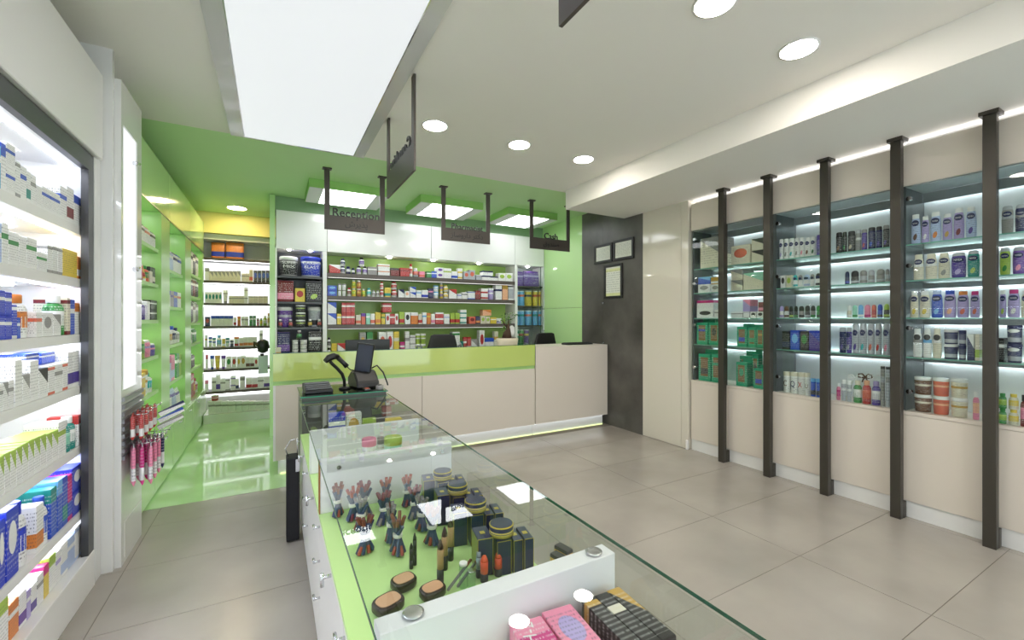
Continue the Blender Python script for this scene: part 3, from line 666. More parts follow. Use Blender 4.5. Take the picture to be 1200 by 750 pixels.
# ---- left wall case
LC = 'wall case '
XP_ = -0.89
row('left', XP_, ZS[0], 'c 0 3 170 sky_blue white 0,c 3 9 168 white blue 4,c 9 20 169 white blue 0 x2,c 20 26 189 white grey 5,c 26 33 195 white blue 0,c 33 38 201 white teal 1,c 38 44 205 white grey 0,c 44 61 193 white blue 1 d=0.13,c 44 51 218 white - 0,c 51 61 220 white blue 0,c 61 72 226 white blue 0,c 72 80 219 white blue 0,c 80 88 220 white maroon 1,c 88 97 230 white blue 4', LC + 'top shelf', 'dark frame', False)
row('left', XP_, ZS[1], 'c 0 4 261 pale_blue white 0,c 4 12 261 white green 0,c 12 24 272 white green 0,c 24 33 277 white - 0,c 33 45 279 white green 0,c 45 57 296 white green 0,c 57 63 287 white grey 5,c 63 69 288 white grey 5,c 69 75 290 white grey 5,c 75 92 293 yellow - 0,c 92 97 301 orange white 1', LC + 'second shelf', 'dark frame', False)
row('left', XP_, ZS[2], 'c 0 8 340 royal_blue white 0 x2,c 8 16 342 royal_blue white 0 x2,c 16 22 357 royal_blue white 5,c 22 26 372 blue white 0,b 26 39 345 white orange 0,c 44 51 365 white coral 0,c 52 66 350 sky_blue - 0 d=0.13,c 51 64 366 white grey 3,c 64 73 368 white grey 2,b 72 80 346 green white 0 q=white,c 80 84 349 cream maroon 5,c 84 89 351 blue white 0,c 89 95 355 white orange 4', LC + 'third shelf', 'dark frame', False)
row('left', XP_, ZS[3], 'c 0 6 449 white grey 0,c 6 12 447 white grey 2,c 12 18 445 white grey 0,c 19 28 421 white - 0,c 28 37 438 white grey 2,c 37 47 422 white - 0,c 47 58 431 white charcoal 2,c 58 66 428 white coral 5,c 66 75 426 white grey 0,c 75 81 424 white coral 5,c 81 87 412 white violet 1,c 87 94 411 white violet 1,c 49 64 413 blue white 0 v=426 d=0.05,c 66 81 412 blue white 0 v=425 d=0.05', LC + 'fourth shelf', 'dark frame', False)
row('left', XP_, ZS[4], 'c 0 7 534 white lime 2,c 7 14 530 white lime 2,c 14 21 527 white lime 2,c 21 28 523 white lime 2,c 28 35 519 white lime 2,c 35 42 515 white lime 2,c 42 49 512 white lime 2,c 49 56 509 white lime 2,c 56 63 507 white lime 2,c 63 70 504 white lime 2,c 70 79 493 white lime 0,b 80 86 491 teal mint 0,b 86 92 487 teal white 0,c 93 97 486 white red 4', LC + 'fifth shelf', 'dark frame', False)
row('left', XP_, ZS[5], 'c 0 8 609 royal_blue white 3,c 9 24 595 royal_blue white 3 t=Qv,b 25 38 586 white royal_blue 0,c 44 53 590 white orange 1,b 53 60 580 white blue 0,c 61 68 571 blue teal 4,c 69 75 562 blue sky_blue 4,c 75 81 558 blue teal 1,c 81 86 556 magenta blue 1,c 86 98 545 royal_blue white 3 x2', LC + 'sixth shelf', 'dark frame', False)
row('left', XP_, 0.196, 'c 0 12 702 white lime 4,c 12 24 704 orange white 0,c 24 33 693 white purple 1,c 33 38 690 lilac white 0,c 38 45 684 white violet 1,c 45 53 672 white grey 0,c 53 59 661 yellow magenta 4,c 59 67 650 white lime 4,c 67 73 645 white lilac 0,c 73 81 636 white pale_blue 1,c 81 89 628 pale_blue white 0,c 89 98 615 white pale_blue 5,c 14 30 672 white purple 0 d=0.06 v=688,c 44 64 640 white lime 4 d=0.06 v=655,c 64 77 622 white lime 4 d=0.03 v=634,c 60 76 612 pale_blue white 0 d=0.12 v=628,c 78 98 606 pale_blue white 4 d=0.14 v=618,c 31 40 645 royal_blue white 0 d=0.16 v=676', LC + 'bottom shelf', 'dark frame', False)
# ---- green cabinets
GX = -0.895
GA, GBB, GC = 'near green cabinet ', 'middle green cabinet ', 'far green cabinet '
G = 'packs in the green cabinets'
row('left', GX, 2.065, 'c 164 169 254 lime white 0,k 170 176 262 white black 0,k 176 182 267 white coral 0,k 182 188 272 white black 0', GA + 'top shelf', 'divider', False, G, lim=GB[0])
row('left', GX, 1.755, 'b 164 168 308 pink magenta 0,h 168 171 306 pink white 0,h 171 174.5 309 red coral 0,u 175 178 310 yellow red 1,b 178 181 312 coral green 0 q=green,c 181 184 313 cream black 4,c 184 187 314 black cream 1', GA + 'second shelf', 'divider', False, G, lim=GB[0])
row('left', GX, 1.443, 'b 165 168.5 350 turquoise white 0,b 168.5 172 351 mint teal 0,b 173 177.5 351 violet lilac 0,c 178 181 353 white - 0,c 182 189 352 black white 0 x2', GA + 'third shelf', 'divider', False, G, lim=GB[0])
row('left', GX, 1.133, 'b 165 167.5 400 white charcoal 0,b 167.5 170.5 402 white charcoal 0,m 171 178 391 lime green 0,h 178 184 398 pink lilac 0,h 184 188.5 402 violet pink 0', GA + 'fourth shelf', 'divider', False, G, lim=GB[0])
row('left', GX, 0.83, 'c 164 169 447 white grey 0 x2,c 169 172 441 pink white 0,c 172 176 437 yellow white 0 x2,t 176 181 433 white gold 0,b 181 185 436 white turquoise 0', GA + 'fifth shelf', 'divider', False, G, lim=GB[0])
row('left', GX, 1.94, 'k 199 203 292 white navy 0,k 203 208 294 pale_blue white 0,k 208 213 297 white navy 0,k 213 217 300 white blue 0', GBB + 'top shelf', 'near divider', True, G, lim=GB[1])
row('left', GX, 1.575, 'c 200 204 340 white blue 4,c 204 208 341 grey violet 0,c 208 212 342 blue gold 0,c 212 216 343 white coral 0', GBB + 'second shelf', 'near divider', True, G, lim=GB[1])
row('left', GX, 1.19, 'b 200.5 204 384 white yellow 0,u 203 207 371 white grey 0 d=0.12,b 204 208 383 white gold 0,b 208 212 382 white navy 0 q=blue,b 212 216 384 white grey 0 q=navy', GBB + 'third shelf', 'near divider', True, G, lim=GB[1])
row('left', GX, 0.82, 'c 200.5 205 417 pale_blue magenta 4,c 205 209 416 pink pale_blue 1,c 211 214 414 green white 0,c 214 216.5 415 lime white 0', GBB + 'fourth shelf', 'near divider', True, G, lim=GB[1])
row('left', GX, 0.53, 'p 202 207 456 white violet 0,p 207 212 455 pale_blue violet 0,p 212 216 454 white violet 0', GBB + 'lowest shelf', 'near divider', True, G, lim=GB[1])
row('left', GX, 2.02, 'k 224 227 290 black white 0,k 227 230 293 white black 0,k 230 233 296 charcoal white 0,k 233 236 299 white charcoal 0', GC + 'top shelf', 'near divider', True, G, lim=GB[2])
row('left', GX, 1.74, 'k 224 227 325 lilac black 0,k 227 230 326 charcoal white 0,k 230 233 327 maroon white 0,k 233 236 328 black white 0', GC + 'second shelf', 'near divider', True, G, lim=GB[2])
row('left', GX, 1.40, 'k 224 227 352 white charcoal 0,k 227 230 352 black white 0,k 230 233 353 white brown 0,k 233 236 354 grey white 0', GC + 'third shelf', 'near divider', True, G, lim=GB[2])
row('left', GX, 1.137, 'b 224 227 384 white black 0,b 227 230 384 white grey 0,k 230 234 385 green white 0', GC + 'fourth shelf', 'near divider', True, G, lim=GB[2])
row('left', GX, 0.815, 'k 224.5 228 414 white violet 0,k 228 232 415 charcoal white 0', GC + 'fifth shelf', 'near divider', True, G, lim=GB[2])
row('left', GX, 0.451, 'c 224.5 227.5 440 blue white 0 x2,c 227.5 230.5 438 red white 0,b 230.5 233 441 red yellow 0,b 233 236 443 white red 0', GC + 'lowest shelf', 'near divider', True, G, lim=GB[2])
# ---- lit dispensary shelves
YDI, DN, G = 7.715, 'lit shelving ', 'packs on the backlit shelving'
row('back', YDI, DS[0], 'p 247 263.5 284 orange royal_blue 1 q=orange,p 264 286 284 orange royal_blue 1 q=orange', DN + 'top shelf', 'green cabinets', True, G, 0.2)
row('back', YDI, DS[1], 'c 240 245 314 white grey 4,c 245 282 317.5 cream grey 2 n8,c 283 292 320.4 cream grey 0 n2,c 292 296.5 316 beige coral 1,c 297 316 317 charcoal blue 3 n4', DN + 'second shelf', 'green cabinets', True, G)
row('back', YDI, DS[2], 'c 240 260 342.3 white teal 3 n5,u 261 267 339.6 white grey 0,c 268 286 346.7 cream grey 0 n3,c 286 290.5 337 white grey 0 x2,c 291 314 347 cream grey 5 n4', DN + 'third shelf', 'green cabinets', True, G)
row('back', YDI, DS[3], 'c 240 246 371.3 navy red 3,c 247 273 370 white blue 4 n5,c 273.5 277 372 white red 1,c 278 282 370.7 orange yellow 0,c 282.5 291 371 white grey 0 n2,c 292 300 370 green white 0 n2,t 300.5 304 373 pink white 0,b 304 308 372.7 lime yellow 0,b 308 313 370 lime white 0,b 313 316.5 367 cream gold 0', DN + 'fourth shelf', 'green cabinets', True, G)
row('back', YDI, DS[4], 'c 240 243 393 white gold 0,t 244 248.5 395 white blue 0 q=blue,t 248.5 253 396 white blue 0 q=teal,b 253.5 259.5 393 white sky_blue 0,c 260 264 397 yellow white 1,t 264 269 396 white teal 0 q=teal,t 269 274 398 navy white 0,t 274 280 395 white red 1 q=orange,c 280 285 396 white orange 1,c 285 301 395 white orange 1 n3,c 304 308 385.6 white grey 0', DN + 'fifth shelf', 'green cabinets', True, G)
row('back', YDI, DS[5], 'c 241 243.5 416 white red 4,u 246 251 416.8 white blue 4 q=blue,u 251.5 258 416.8 yellow gold 4 q=gold,u 259 264.5 416.8 white purple 4 q=purple,c 265 271 418 white green 3,c 271.5 277 418 white red 3,c 277.5 282 418 white yellow 3,c 282 288 417 white gold 3,c 288 298 418.5 white brown 1 n2,c 298 311 419 white red 3 n3', DN + 'sixth shelf', 'green cabinets', True, G)
row('back', YDI, DS[6], 'c 240 244 446 white pink 4,c 248 253 442.4 white grey 0,c 253 258 439 white violet 1,c 258 264 444 white grey 0,c 264 269.5 444 white grey 5,c 270 276 441 white violet 0 x2,c 276 280 444 white navy 1,c 281 287 441.6 white grey 4,c 288 302 443 white red 1 n2,c 302 309 442 white grey 0,c 309 316 441.6 white violet 1', DN + 'seventh shelf', 'green cabinets', True, G)
row('back', 7.23, 0.125, 'c 244 316 470.5 white grey 0 n9,t 247 256 463.5 red white 0 v=470', DN + 'floor row', 'green cabinets', True, G)
# ---- wide shelf unit behind the counter
LU, LT1, LT2 = (0.62, 3.453), (0.043, 0.565), (3.503, 3.998)
YI, G = 6.13, 'medicine packs on the lime backed shelves'
row('back', YI, US[0], 'c 386 399 310 red white 2,b 399 405 303 white navy 0 x2,b 405.5 411.5 312 navy white 0 q=navy,b 412 416.5 314 navy white 0 q=navy,b 418 424 311.5 white purple 0 q=black,b 425 431 312 white purple 0 q=black,b 421 427.5 301.5 white purple 0 v=312 q=black,c 431 442 312.5 grey white 0,c 443 457 309.5 white orange 0 x2,c 458 468 314 maroon charcoal 4,c 469 480 314 red maroon 0,b 480 484 309 white red 0,b 484.5 491 314 silver coral 0,c 491.5 498 318 pink coral 1,c 500 506 318 green white 0,c 506 512 318 blue white 0,c 512 520 313.5 white purple 3 x2,c 520 529 314.5 white lime 0,c 529.5 536.5 318 white blue 1,c 537 542 314.5 white yellow 1 x2,c 543.5 550 318 silver coral 3,c 550 557 316.5 silver coral 3,c 558 564.5 322 silver grey 0,c 565 575 323 white navy 4,c 575 584 324 white navy 4,c 566 578 317.5 white navy 4 v=323,c 584.5 601 320 white lime 3 n2', 'lime unit top shelf', 'black tower', True, G, lim=LU)
row('back', YI, US[1], 'c 384 395 334.5 blue sky_blue 3 x2,t 396 400.5 332.5 white - 0 x2,t 401 406 332.5 white - 0 x2,b 407 412 337 white maroon 0 q=red,b 412.5 417.5 328 yellow lime 0 x2,b 418 424 328.5 amber gold 0 x2,b 424.5 428.5 338.5 yellow lime 0,b 430 435.5 337.5 white turquoise 0,b 436 440.5 340 white grey 0,b 441 445 340 white grey 0,b 445.5 450 330 white red 0 x2,c 451 458 337 yellow teal 1,b 459 466 330 white red 0 x2,c 467 474 339 white navy 2,c 474.5 480 341 white peach 3,c 480.5 487.5 336 white blue 2 x2,c 488 494 340 white sky_blue 0,c 494.5 502 340 white royal_blue 1,c 502.5 508 338 navy pink 0,t 508.5 515 334.5 white sky_blue 0 x2,b 516 520 332 yellow violet 0 x2,b 520.5 526 334 white yellow 0 x2,c 526.5 535.5 339 white red 2,c 536 541 344 white blue 0,c 541.5 548 342.5 white charcoal 0,c 548.5 557 341.5 white blue 5,c 557.5 563.5 340.5 maroon red 0,c 564 572 338 white red 1 x2,t 573 580 337.5 lilac white 0,c 581 588.5 334.5 white navy 0,c 589 595.5 334 peach gold 4,c 596 602 336 silver white 5', 'lime unit second shelf', 'black tower', True, G, lim=LU)
row('back', YI, US[2], 'c 384 394.5 354 white blue 2 x2,c 395 400 367.7 yellow white 0,c 400.5 405.5 354.5 red white 0 x2,c 405.5 411 354.5 red white 0 x2,c 411 416 354.5 red white 0 x2,c 417 423 369 cream coral 1,c 423.5 428.5 367 coral purple 4,c 429 434 367 mint white 0,c 434.5 439.5 367.5 white coral 1,c 440 446.5 366 yellow orange 1,c 447 451.5 368 yellow green 0,c 452 457 367.7 white red 3,c 457 463 367.7 red white 0,c 463 467 367.7 white red 3,c 448.5 459 355 red white 0 v=366,c 468 474 365.6 lime red 1,c 474.5 481 366 white black 3,c 481.5 490 366 orange white 4,c 490.5 495 368 cream red 1,c 495.5 500 366 white sky_blue 0,c 500.5 505 366.7 orange yellow 0,c 505.5 510 368 white pink 1,c 510.5 520 366 red white 4 x2,c 520.5 527 368 white pale_blue 0,c 528 533 366.7 lime red 1,c 533.5 539 366.7 lime red 1,c 539.5 547 363 white teal 1 x3,c 550 557.5 371 coral maroon 3,c 558 563 370.5 navy orange 1,c 563.5 569 370.5 cream lime 3,c 569.5 574.5 371 cream lime 3,c 566 576 363 peach orange 2 v=370,c 575 582 372 yellow white 0,c 582.5 588 373 white lilac 1', 'lime unit third shelf', 'black tower', True, G, lim=LU)
row('back', YI, US[3], 'b 383.5 388 395.5 white black 0 x2,c 388.5 395 402.4 yellow pink 1,c 395.5 407 402.4 white red 2,c 421.5 429 389.6 grey gold 3,c 430 437 389 white green 4,c 444 453 389 white coral 3,c 453.5 461 388.5 white red 3,c 461.5 468 388.5 yellow cream 0,c 469 474.5 400.8 magenta white 0,c 475 480 388.5 white grey 0,c 480.5 487 392.8 white grey 0 x3,t 487.5 493 391 lime white 0 x2,t 493.5 500 391 lime white 0 x2,c 530.5 539 389 white green 5,c 539.5 543 400 white teal 2,c 543.5 547 395 red white 0,c 547.5 552 395 red white 1,c 552.5 560 397.6 white grey 2,c 562 568 387 white red 3,c 568.5 579 396 white blue 4,c 579.5 584 388.5 cream gold 0', 'lime unit lowest shelf', 'black tower', True, G, lim=LU)
# ---- black tower and tin tower
TW = 'dark tower '; G = 'supplement tubs in the dark tower'
row('back', 6.12, TS[0], 't 327 350 300 black grey 5 t=SUPER/MIX,t 352.5 378 300.7 royal_blue silver 5 t=CARBO/BLAST q=royal_blue', TW + 'top shelf', 'green partition', True, G, lim=LT1)
row('back', 6.12, TS[1], 'p 323.7 344.5 328.5 maroon pink 1,c 345.5 357.5 337.7 yellow red 3,c 358.5 378 329.5 black lime 6', TW + 'second shelf', 'green partition', True, G, lim=LT1)
row('back', 6.12, TS[2], 't 325 344 359.4 purple silver 0 d=0.06,t 346.5 358.5 357.3 black lime 0 x3,t 361 378 359.4 silver charcoal 1 d=0.06,b 326 331 374 charcoal red 0,b 338 343 374 charcoal red 0,b 361 366 374 charcoal yellow 0,b 372 377 374 charcoal red 0', TW + 'third shelf', 'green partition', True, G, lim=LT1)
row('back', 6.12, TS[3], 'p 324 340 389 navy purple 1,t 342 350 398 white grey 0 x3,t 351.5 360.5 398 white grey 0 x3,b 347.5 354 387 charcoal green 0 v=398,p 361.5 378 388.5 black white 0', TW + 'lowest shelf', 'green partition', True, G, lim=LT1)
TW = 'tin tower '; G = 'tins and bags in the narrow tower'
row('back', 6.13, RS[0], 'p 604.7 613.4 318 purple lilac 0,p 614.5 633 317.5 purple lilac 0 q=charcoal', TW + 'top shelf', 'lime unit', True, G, lim=LT2)
row('back', 6.13, RS[1], 'n 604.7 609.5 340.6 sky_blue coral 0,n 610 616 340.6 sky_blue coral 0,n 617 625 340.6 yellow navy 0,n 626 631.6 340.6 yellow red 0,n 632 637 340.6 yellow red 0', TW + 'second shelf', 'lime unit', True, G, lim=LT2)
row('back', 6.13, RS[2], 'n 604.7 609.5 363.7 sky_blue teal 0,n 610 616 363.7 sky_blue teal 0,n 617 625 363.7 sky_blue coral 0,n 626 631.6 363.7 sky_blue teal 0,n 632 637 363.7 sky_blue coral 0', TW + 'third shelf', 'lime unit', True, G, lim=LT2)
row('back', 6.13, RS[3], 'n 604.7 608.5 386 teal white 0,n 609 615 386 green red 0,n 616 621 386 purple yellow 0', TW + 'lowest shelf', 'lime unit', True, G, lim=LT2)
# ---- right wall cabinets: each bay named by its posts
XI = 4.105
B1, B2, B3, B4, B5, B6 = 'gloss panel bay ', 'first post bay ', 'second post bay ', 'third post bay ', 'fourth post bay ', 'fifth post bay '
SN = ['top shelf', 'second shelf', 'third shelf', 'fourth shelf', 'counter']
def bay(name, k, spec, group, end='stone wall', dep=0.13): row('right', XI, (RZ + [CT])[k], spec, name + SN[k], end, True, group, dep, [l for l in ((2.33, 3.185), (1.395, 2.29), (0.46, 1.355)) if l][(0 if name in (B1, B2) else 1 if name in (B3, B4) else 2)])
G = 'boxed goods in the right wall cabinet'
bay(B1, 0, 'c 820 843 278 cream grey 2', G, dep=0.25)
bay(B2, 0, 'c 856 879 287 cream coral 3,c 880 895.5 279 cream charcoal 2 x2', G, dep=0.25)
bay(B1, 1, 'c 817.5 832 333 white grey 3,c 832.5 843 333 white grey 3,c 817.5 832 324.5 blue sky_blue 2 v=333,c 832.5 843 324.5 gold white 1 v=333', G)
bay(B2, 1, 'c 856 870 316 cream grey 2 x2,c 870.5 895 319 cream mint 2', G, dep=0.2)
bay(B1, 2, 'c 816 836 362.6 white charcoal 3,c 816 836 352 white magenta 4 v=362.6,c 836.5 843 363 white grey 0', G)
bay(B2, 2, 'c 856 870 365 white grey 0,c 870.5 878 365 white grey 5,c 878.5 886 365 white charcoal 3,c 886.5 894.5 365 white charcoal 3,c 870 879 351 lilac pink 2 v=365,c 888 895 354 maroon pink 1 v=365', G)
G = 'green window boxes in the right wall cabinet'
bay(B1, 3, 'w 816 829 378 emerald - 0,w 830 843 378 emerald - 0', G)
bay(B2, 3, 'w 863 875 383 emerald - 0,w 876 885.5 384 emerald - 0,w 886 895 384 emerald - 0', G)
bay(B1, 4, 'w 818 832.5 415 emerald - 0,w 833.5 843.5 415 emerald - 0', G)
bay(B2, 4, 'w 856 870 418 emerald - 0 d=0.15,w 862 875 424.5 emerald - 0,w 875.5 883 416 emerald - 0 d=0.08,w 882.5 895 432 emerald - 0,w 886 895 416 emerald - 0 d=0.17', G)
G = 'toiletries in the right wall cabinets'
bay(B3, 0, 's 911.8 916.8 280 white lilac 6 b=navy q=white,s 917 923 279.5 white grey 6 b=navy q=white,s 923 929.5 279 white turquoise 6 b=navy q=white,s 929.8 935.5 278.5 white grey 6 b=navy q=white,s 935.7 941.5 278 white pink 6 b=navy q=white,s 941.8 948.3 278 white brown 6 b=navy q=white,s 948.5 955 277 white dark_green 6 b=navy q=white,s 955.4 961 275 violet navy 6 q=violet', G)
bay(B3, 1, 'c 914 920 322.6 white charcoal 3,c 920.5 927.5 322.5 cream lime 3,r 928 933.5 322 white turquoise 1 b=navy,r 934 939.5 322 white - 0 b=navy,r 940 947.5 321.5 white pale_blue 1 b=navy,r 948 953.5 321 white - 0 b=navy,r 954 961 320 white charcoal 1 b=navy', G)
bay(B3, 2, 'r 912 917.3 358.5 white lilac 1,r 917.6 923.2 358.5 white brown 1,r 923.5 928.5 358.5 black lime 1 q=black,r 929 934 358.5 charcoal green 1 q=black,r 934.3 941 358.5 grey charcoal 1 q=charcoal,r 941.5 948 358 charcoal silver 1 q=charcoal,r 948.3 954.5 358 grey green 1 q=charcoal,r 955 961 358 green charcoal 1 q=green', G)
bay(B3, 3, 'c 916 925 388 black navy 1,c 925.5 936.5 387 blue sky_blue 3,c 937 947 388 charcoal green 3,c 947.5 961 387.5 violet royal_blue 2', G)
bay(B3, 4, 't 916 924 435.5 white - 0 t=C i=brown q=cream,t 924.5 932.8 436 white - 0 t=Q i=navy q=cream,t 933.2 941.2 436.5 white - 0 t=X i=red q=cream,t 941.6 948 437 white - 0 t=U i=brown q=cream,t 948.3 954.5 443.5 blue black 1 q=sky_blue,t 954.8 961 444 blue black 1 q=sky_blue', G)
bay(B4, 0, 's 978 985.5 272 black bronze 6 q=charcoal,s 986 991.4 271.5 black green 6 q=charcoal,s 991.6 1000.5 270.5 charcoal beige 6 q=charcoal,s 1001 1008 269 grey white 0 q=silver,s 1008.2 1015 268.5 violet red 6 q=grey,s 1015.5 1024.5 266 navy blue 6 q=black,s 1025 1032.6 265 navy violet 6 q=charcoal,s 1033 1041 263.5 charcoal violet 6 q=grey', G)
bay(B4, 1, 'r 988.8 994.6 318 navy royal_blue 1 q=navy,r 995 1005 317 charcoal silver 1 q=black,r 1005.3 1015 316.5 silver grey 1 q=grey,r 1015.3 1024 316 grey silver 1 q=silver,r 1024.8 1035.5 315 grey silver 1 q=grey,r 1036 1042 315 silver grey 1 q=grey', G)
bay(B4, 2, 'r 991 997 357.5 cream white 1,r 997.3 1003.8 357.5 mint green 1 q=mint,r 1004 1010.8 357 sky_blue white 1 q=sky_blue,r 1011 1019.3 357 pink magenta 1 q=pink,r 1019.6 1026.4 357 red coral 1 q=coral,r 1026.7 1033.5 356.5 blue charcoal 1 q=blue,r 1034 1041.5 356 charcoal lime 1 q=lime', G)
bay(B4, 3, 's 982 989.8 383.6 navy violet 6 b=navy q=silver,s 990.2 997 383.5 violet silver 6 b=navy q=silver,s 997.3 1005.3 379.5 silver violet 6 b=navy q=silver,s 1005.7 1014.3 379 silver turquoise 6 b=navy q=silver,s 1015 1023.5 379 silver coral 6 b=navy q=silver,s 1024 1032 379 silver red 6 b=navy q=silver,s 1033 1041.5 379 silver pink 6 b=navy q=silver', G)
bay(B4, 4, 'b 979 984 449 pink magenta 0,t 984.3 990.3 445 silver white 0,t 990.6 997 446 silver white 0,b 998 1008 446 green white 0 q=cream t=R,b 1008.5 1018.8 446 red coral 0 q=peach,b 1019.5 1030 447 violet white 0 q=lilac t=I,n 1030.5 1036.2 429 grey silver 0 q=charcoal,n 1036.6 1042 429.5 silver grey 0 q=charcoal', G)
NV = ' b=navy t=NIVEA'
bay(B5, 0, ','.join(x + NV for x in ('l 1066.3 1078 251 pale_blue brown 6', 'l 1078.8 1088.3 253 lilac white 6', 'l 1088.6 1102.3 248 pale_blue orange 6', 'l 1103 1115.5 250 lilac gold 6', 'l 1116 1129.6 243.5 lilac maroon 6', 'l 1130.5 1144 242 pale_blue violet 6')), G)
bay(B5, 1, 'l 1069 1082 298 cream white 0 b=navy t=NIVEA q=cream,l 1083 1097.6 297 cream white 0 b=navy t=NIVEA q=cream,l 1098 1112.6 296 cream grey 6 b=navy t=NIVEA q=cream,h 1113 1131.5 295.6 violet lilac 6 b=navy t=NIVEA q=silver,h 1132 1147.5 293 teal lime 6 b=navy t=NIVEA q=silver', G)
bay(B5, 2, ','.join(x + NV for x in ('l 1065.4 1075.8 341 cream yellow 6 q=white', 'l 1076.2 1089.4 341 cream yellow 6 q=white', 'l 1089.8 1104.2 340 blue sky_blue 6 q=pale_blue', 'l 1104.6 1119.8 340 lilac peach 6 q=blue', 'l 1120.2 1135 341 lilac coral 6 q=orange', 'l 1135.6 1147.8 341 lilac coral 6 q=magenta')), G)
bay(B5, 3, 'l 1068.6 1079.8 385 white grey 0 b=charcoal q=white,l 1080.2 1091.4 385 white sky_blue 0 b=charcoal q=white,l 1091.8 1103 385 cream white 0 b=charcoal q=cream,t 1103.4 1121 386 navy silver 1 x2 q=white,t 1121.5 1131.5 387 navy silver 1 x2 q=navy,c 1132.3 1141.5 391.6 navy white 2,c 1142 1148 391.6 cream lime 1', G)
bay(B5, 4, 't 1068 1089 442 brown cream 0 x2 q=white,t 1090 1110 443 coral peach 0 x2 q=white,t 1111 1132 444 cream gold 0 x2 q=white,b 1138.5 1147 459 pink peach 0', G)
bay(B6, 0, 'h 1172 1187.5 241 grey silver 0 b=navy t=NIVEA q=silver,h 1188 1203 239 navy grey 0 b=navy t=NIVEA q=silver', G, 'fifth post')
bay(B6, 1, 'h 1170 1184 290 lime green 6 b=navy t=NIVEA q=silver,h 1185 1201 289 purple pink 6 b=navy t=NIVEA q=silver', G, 'fifth post')
bay(B6, 2, 'l 1170 1179 340 lilac lime 6 b=navy t=NIVEA,l 1179.5 1195 339 lilac white 6 b=navy t=NIVEA q=magenta,l 1195.5 1206 340 cream white 6 b=navy t=NIVEA', G, 'fifth post')
bay(B6, 3, 'c 1168.5 1176.5 396 black white 0,t 1177.5 1197 381 navy silver 1 x2 b=white q=navy,t 1198 1210 384 blue white 1 x2 q=navy', G, 'fifth post')
bay(B6, 4, 'b 1168.5 1179 461 green lime 0 x2 q=green,b 1180 1193 462 cream yellow 0 x2 q=yellow,b 1194 1205 463 maroon pink 0 q=black', G, 'fifth post')

# ------------------------------------------------------------------ glass display counter in the foreground
ZG, ZB, XL, XRR, YE, YN = 0.88, 0.64, 0.168, 0.762, 3.36, -0.25
t = thing('display_counter', 'long white display counter with clear glass top and lime green inner board', 'counter', (0.46, 1.6, 0))
bx('plinth', mat('grey plinth', '#a3a2a6', 0.4), t, XL + 0.03, XRR - 0.03, YN + 0.03, YE, 0, 0.06)
bx('body', WHITE, t, XL + 0.016, XRR, YN, YE, 0.06, ZB - 0.02)
dr = [YN, 0.55, 1.25, 1.95, 2.65, YE]
for k in range(5):
    d = bx('cupboard_door', WHITE, t, XL, XL + 0.015, dr[k] + 0.002, dr[k + 1] - 0.002, 0.065, ZB - 0.024, 0.001)
    for z in (0.31, 0.46, 0.6):
        MB().cyl((XL, dr[k + 1] - 0.03, z), (XL - 0.022, dr[k + 1] - 0.03, z), 0.005).cyl((XL - 0.022, dr[k + 1] - 0.035, z), (XL - 0.022, dr[k + 1] + 0.0, z), 0.005).build('hinge', CHROME, d)
    MB().cyl((XL, dr[k + 1] - 0.42, 0.605), (XL - 0.028, dr[k + 1] - 0.42, 0.605), 0.006).cyl((XL - 0.028, dr[k + 1] - 0.42, 0.62), (XL - 0.028, dr[k + 1] - 0.42, 0.575), 0.006).build('handle', CHROME, d)
bx('display_board', mat('lime display board', '#bfe294', 0.35), t, XL, XRR, YN, YE, ZB - 0.02, ZB)
DIV = mat('white divider board', '#e6e6ea', 0.3)
BR = mat('brown board edge', '#9c6a35', 0.5)
for (ya, yb, zt) in ((0.815, 0.865, ZG - 0.014), (1.945, 1.985, ZG - 0.02), (2.47, 2.50, ZG - 0.016)):
    d = bx('divider', DIV, t, XL + 0.004, XRR - 0.012, ya, yb, ZB, zt, 0.0015)
    if ya > 1: bx('divider_edge', BR if ya < 2.2 else DIV, d, XL - 0.001, XL + 0.003, ya, yb, ZB, zt - 0.002)
    for x in (XL + 0.075, XRR - 0.06):
        if ya < 1: MB().lathe([(0.017, zt), (0.021, zt + 0.003), (0.021, ZG - 0.0085), (0.017, ZG - 0.008)], 20, x, (ya + yb) / 2).build('glass_disc', CHROME, d)
        else: MB().cyl((x, ya, zt - 0.035), (x, ya - 0.008, zt - 0.035), 0.009).build('stud', CHROME, d)
bx('top_rail', DIV, t, XL + 0.006, XRR - 0.014, 1.938, 1.9445, 0.826, 0.858)
bx('glass_top', GLASST, t, XL - 0.006, XRR + 0.006, YN, YE, ZG - 0.008, ZG)
bx('glass_edge', GEDGE, t, XRR + 0.0061, XRR + 0.0075, YN, YE, ZG - 0.008, ZG); bx('glass_edge', GEDGE, t, XL - 0.0075, XL - 0.0061, YN, YE, ZG - 0.008, ZG)
bx('glass_side', GLASST, t, XRR - 0.007, XRR, YN, YE, ZB, ZG - 0.0085)
bk = thing('till_cabinet', 'dark grey cabinet with green edged glass top at the end of the display counter', 'cabinet', (0.46, 3.6, 0))
bx('body', mat('dark grey laminate', '#504e4e', 0.35), bk, XL + 0.01, XRR, YE + 0.002, 3.86, 0.04, 0.893)
bx('plinth', GREYC, bk, XL + 0.03, XRR - 0.02, YE + 0.02, 3.84, 0, 0.04)
bx('glass_top', pane('till glass', (0.62, 0.68, 0.66, 1), 1.5), bk, XL, XRR + 0.01, YE - 0.01, 3.87, 0.894, 0.902)
bx('glass_edge', mat('bright green glass edge', '#2d8a6a', 0.15), bk, XL, XRR + 0.01, YE - 0.012, YE - 0.0101, 0.894, 0.902)

ZB += 0.0012   # goods stand on the board
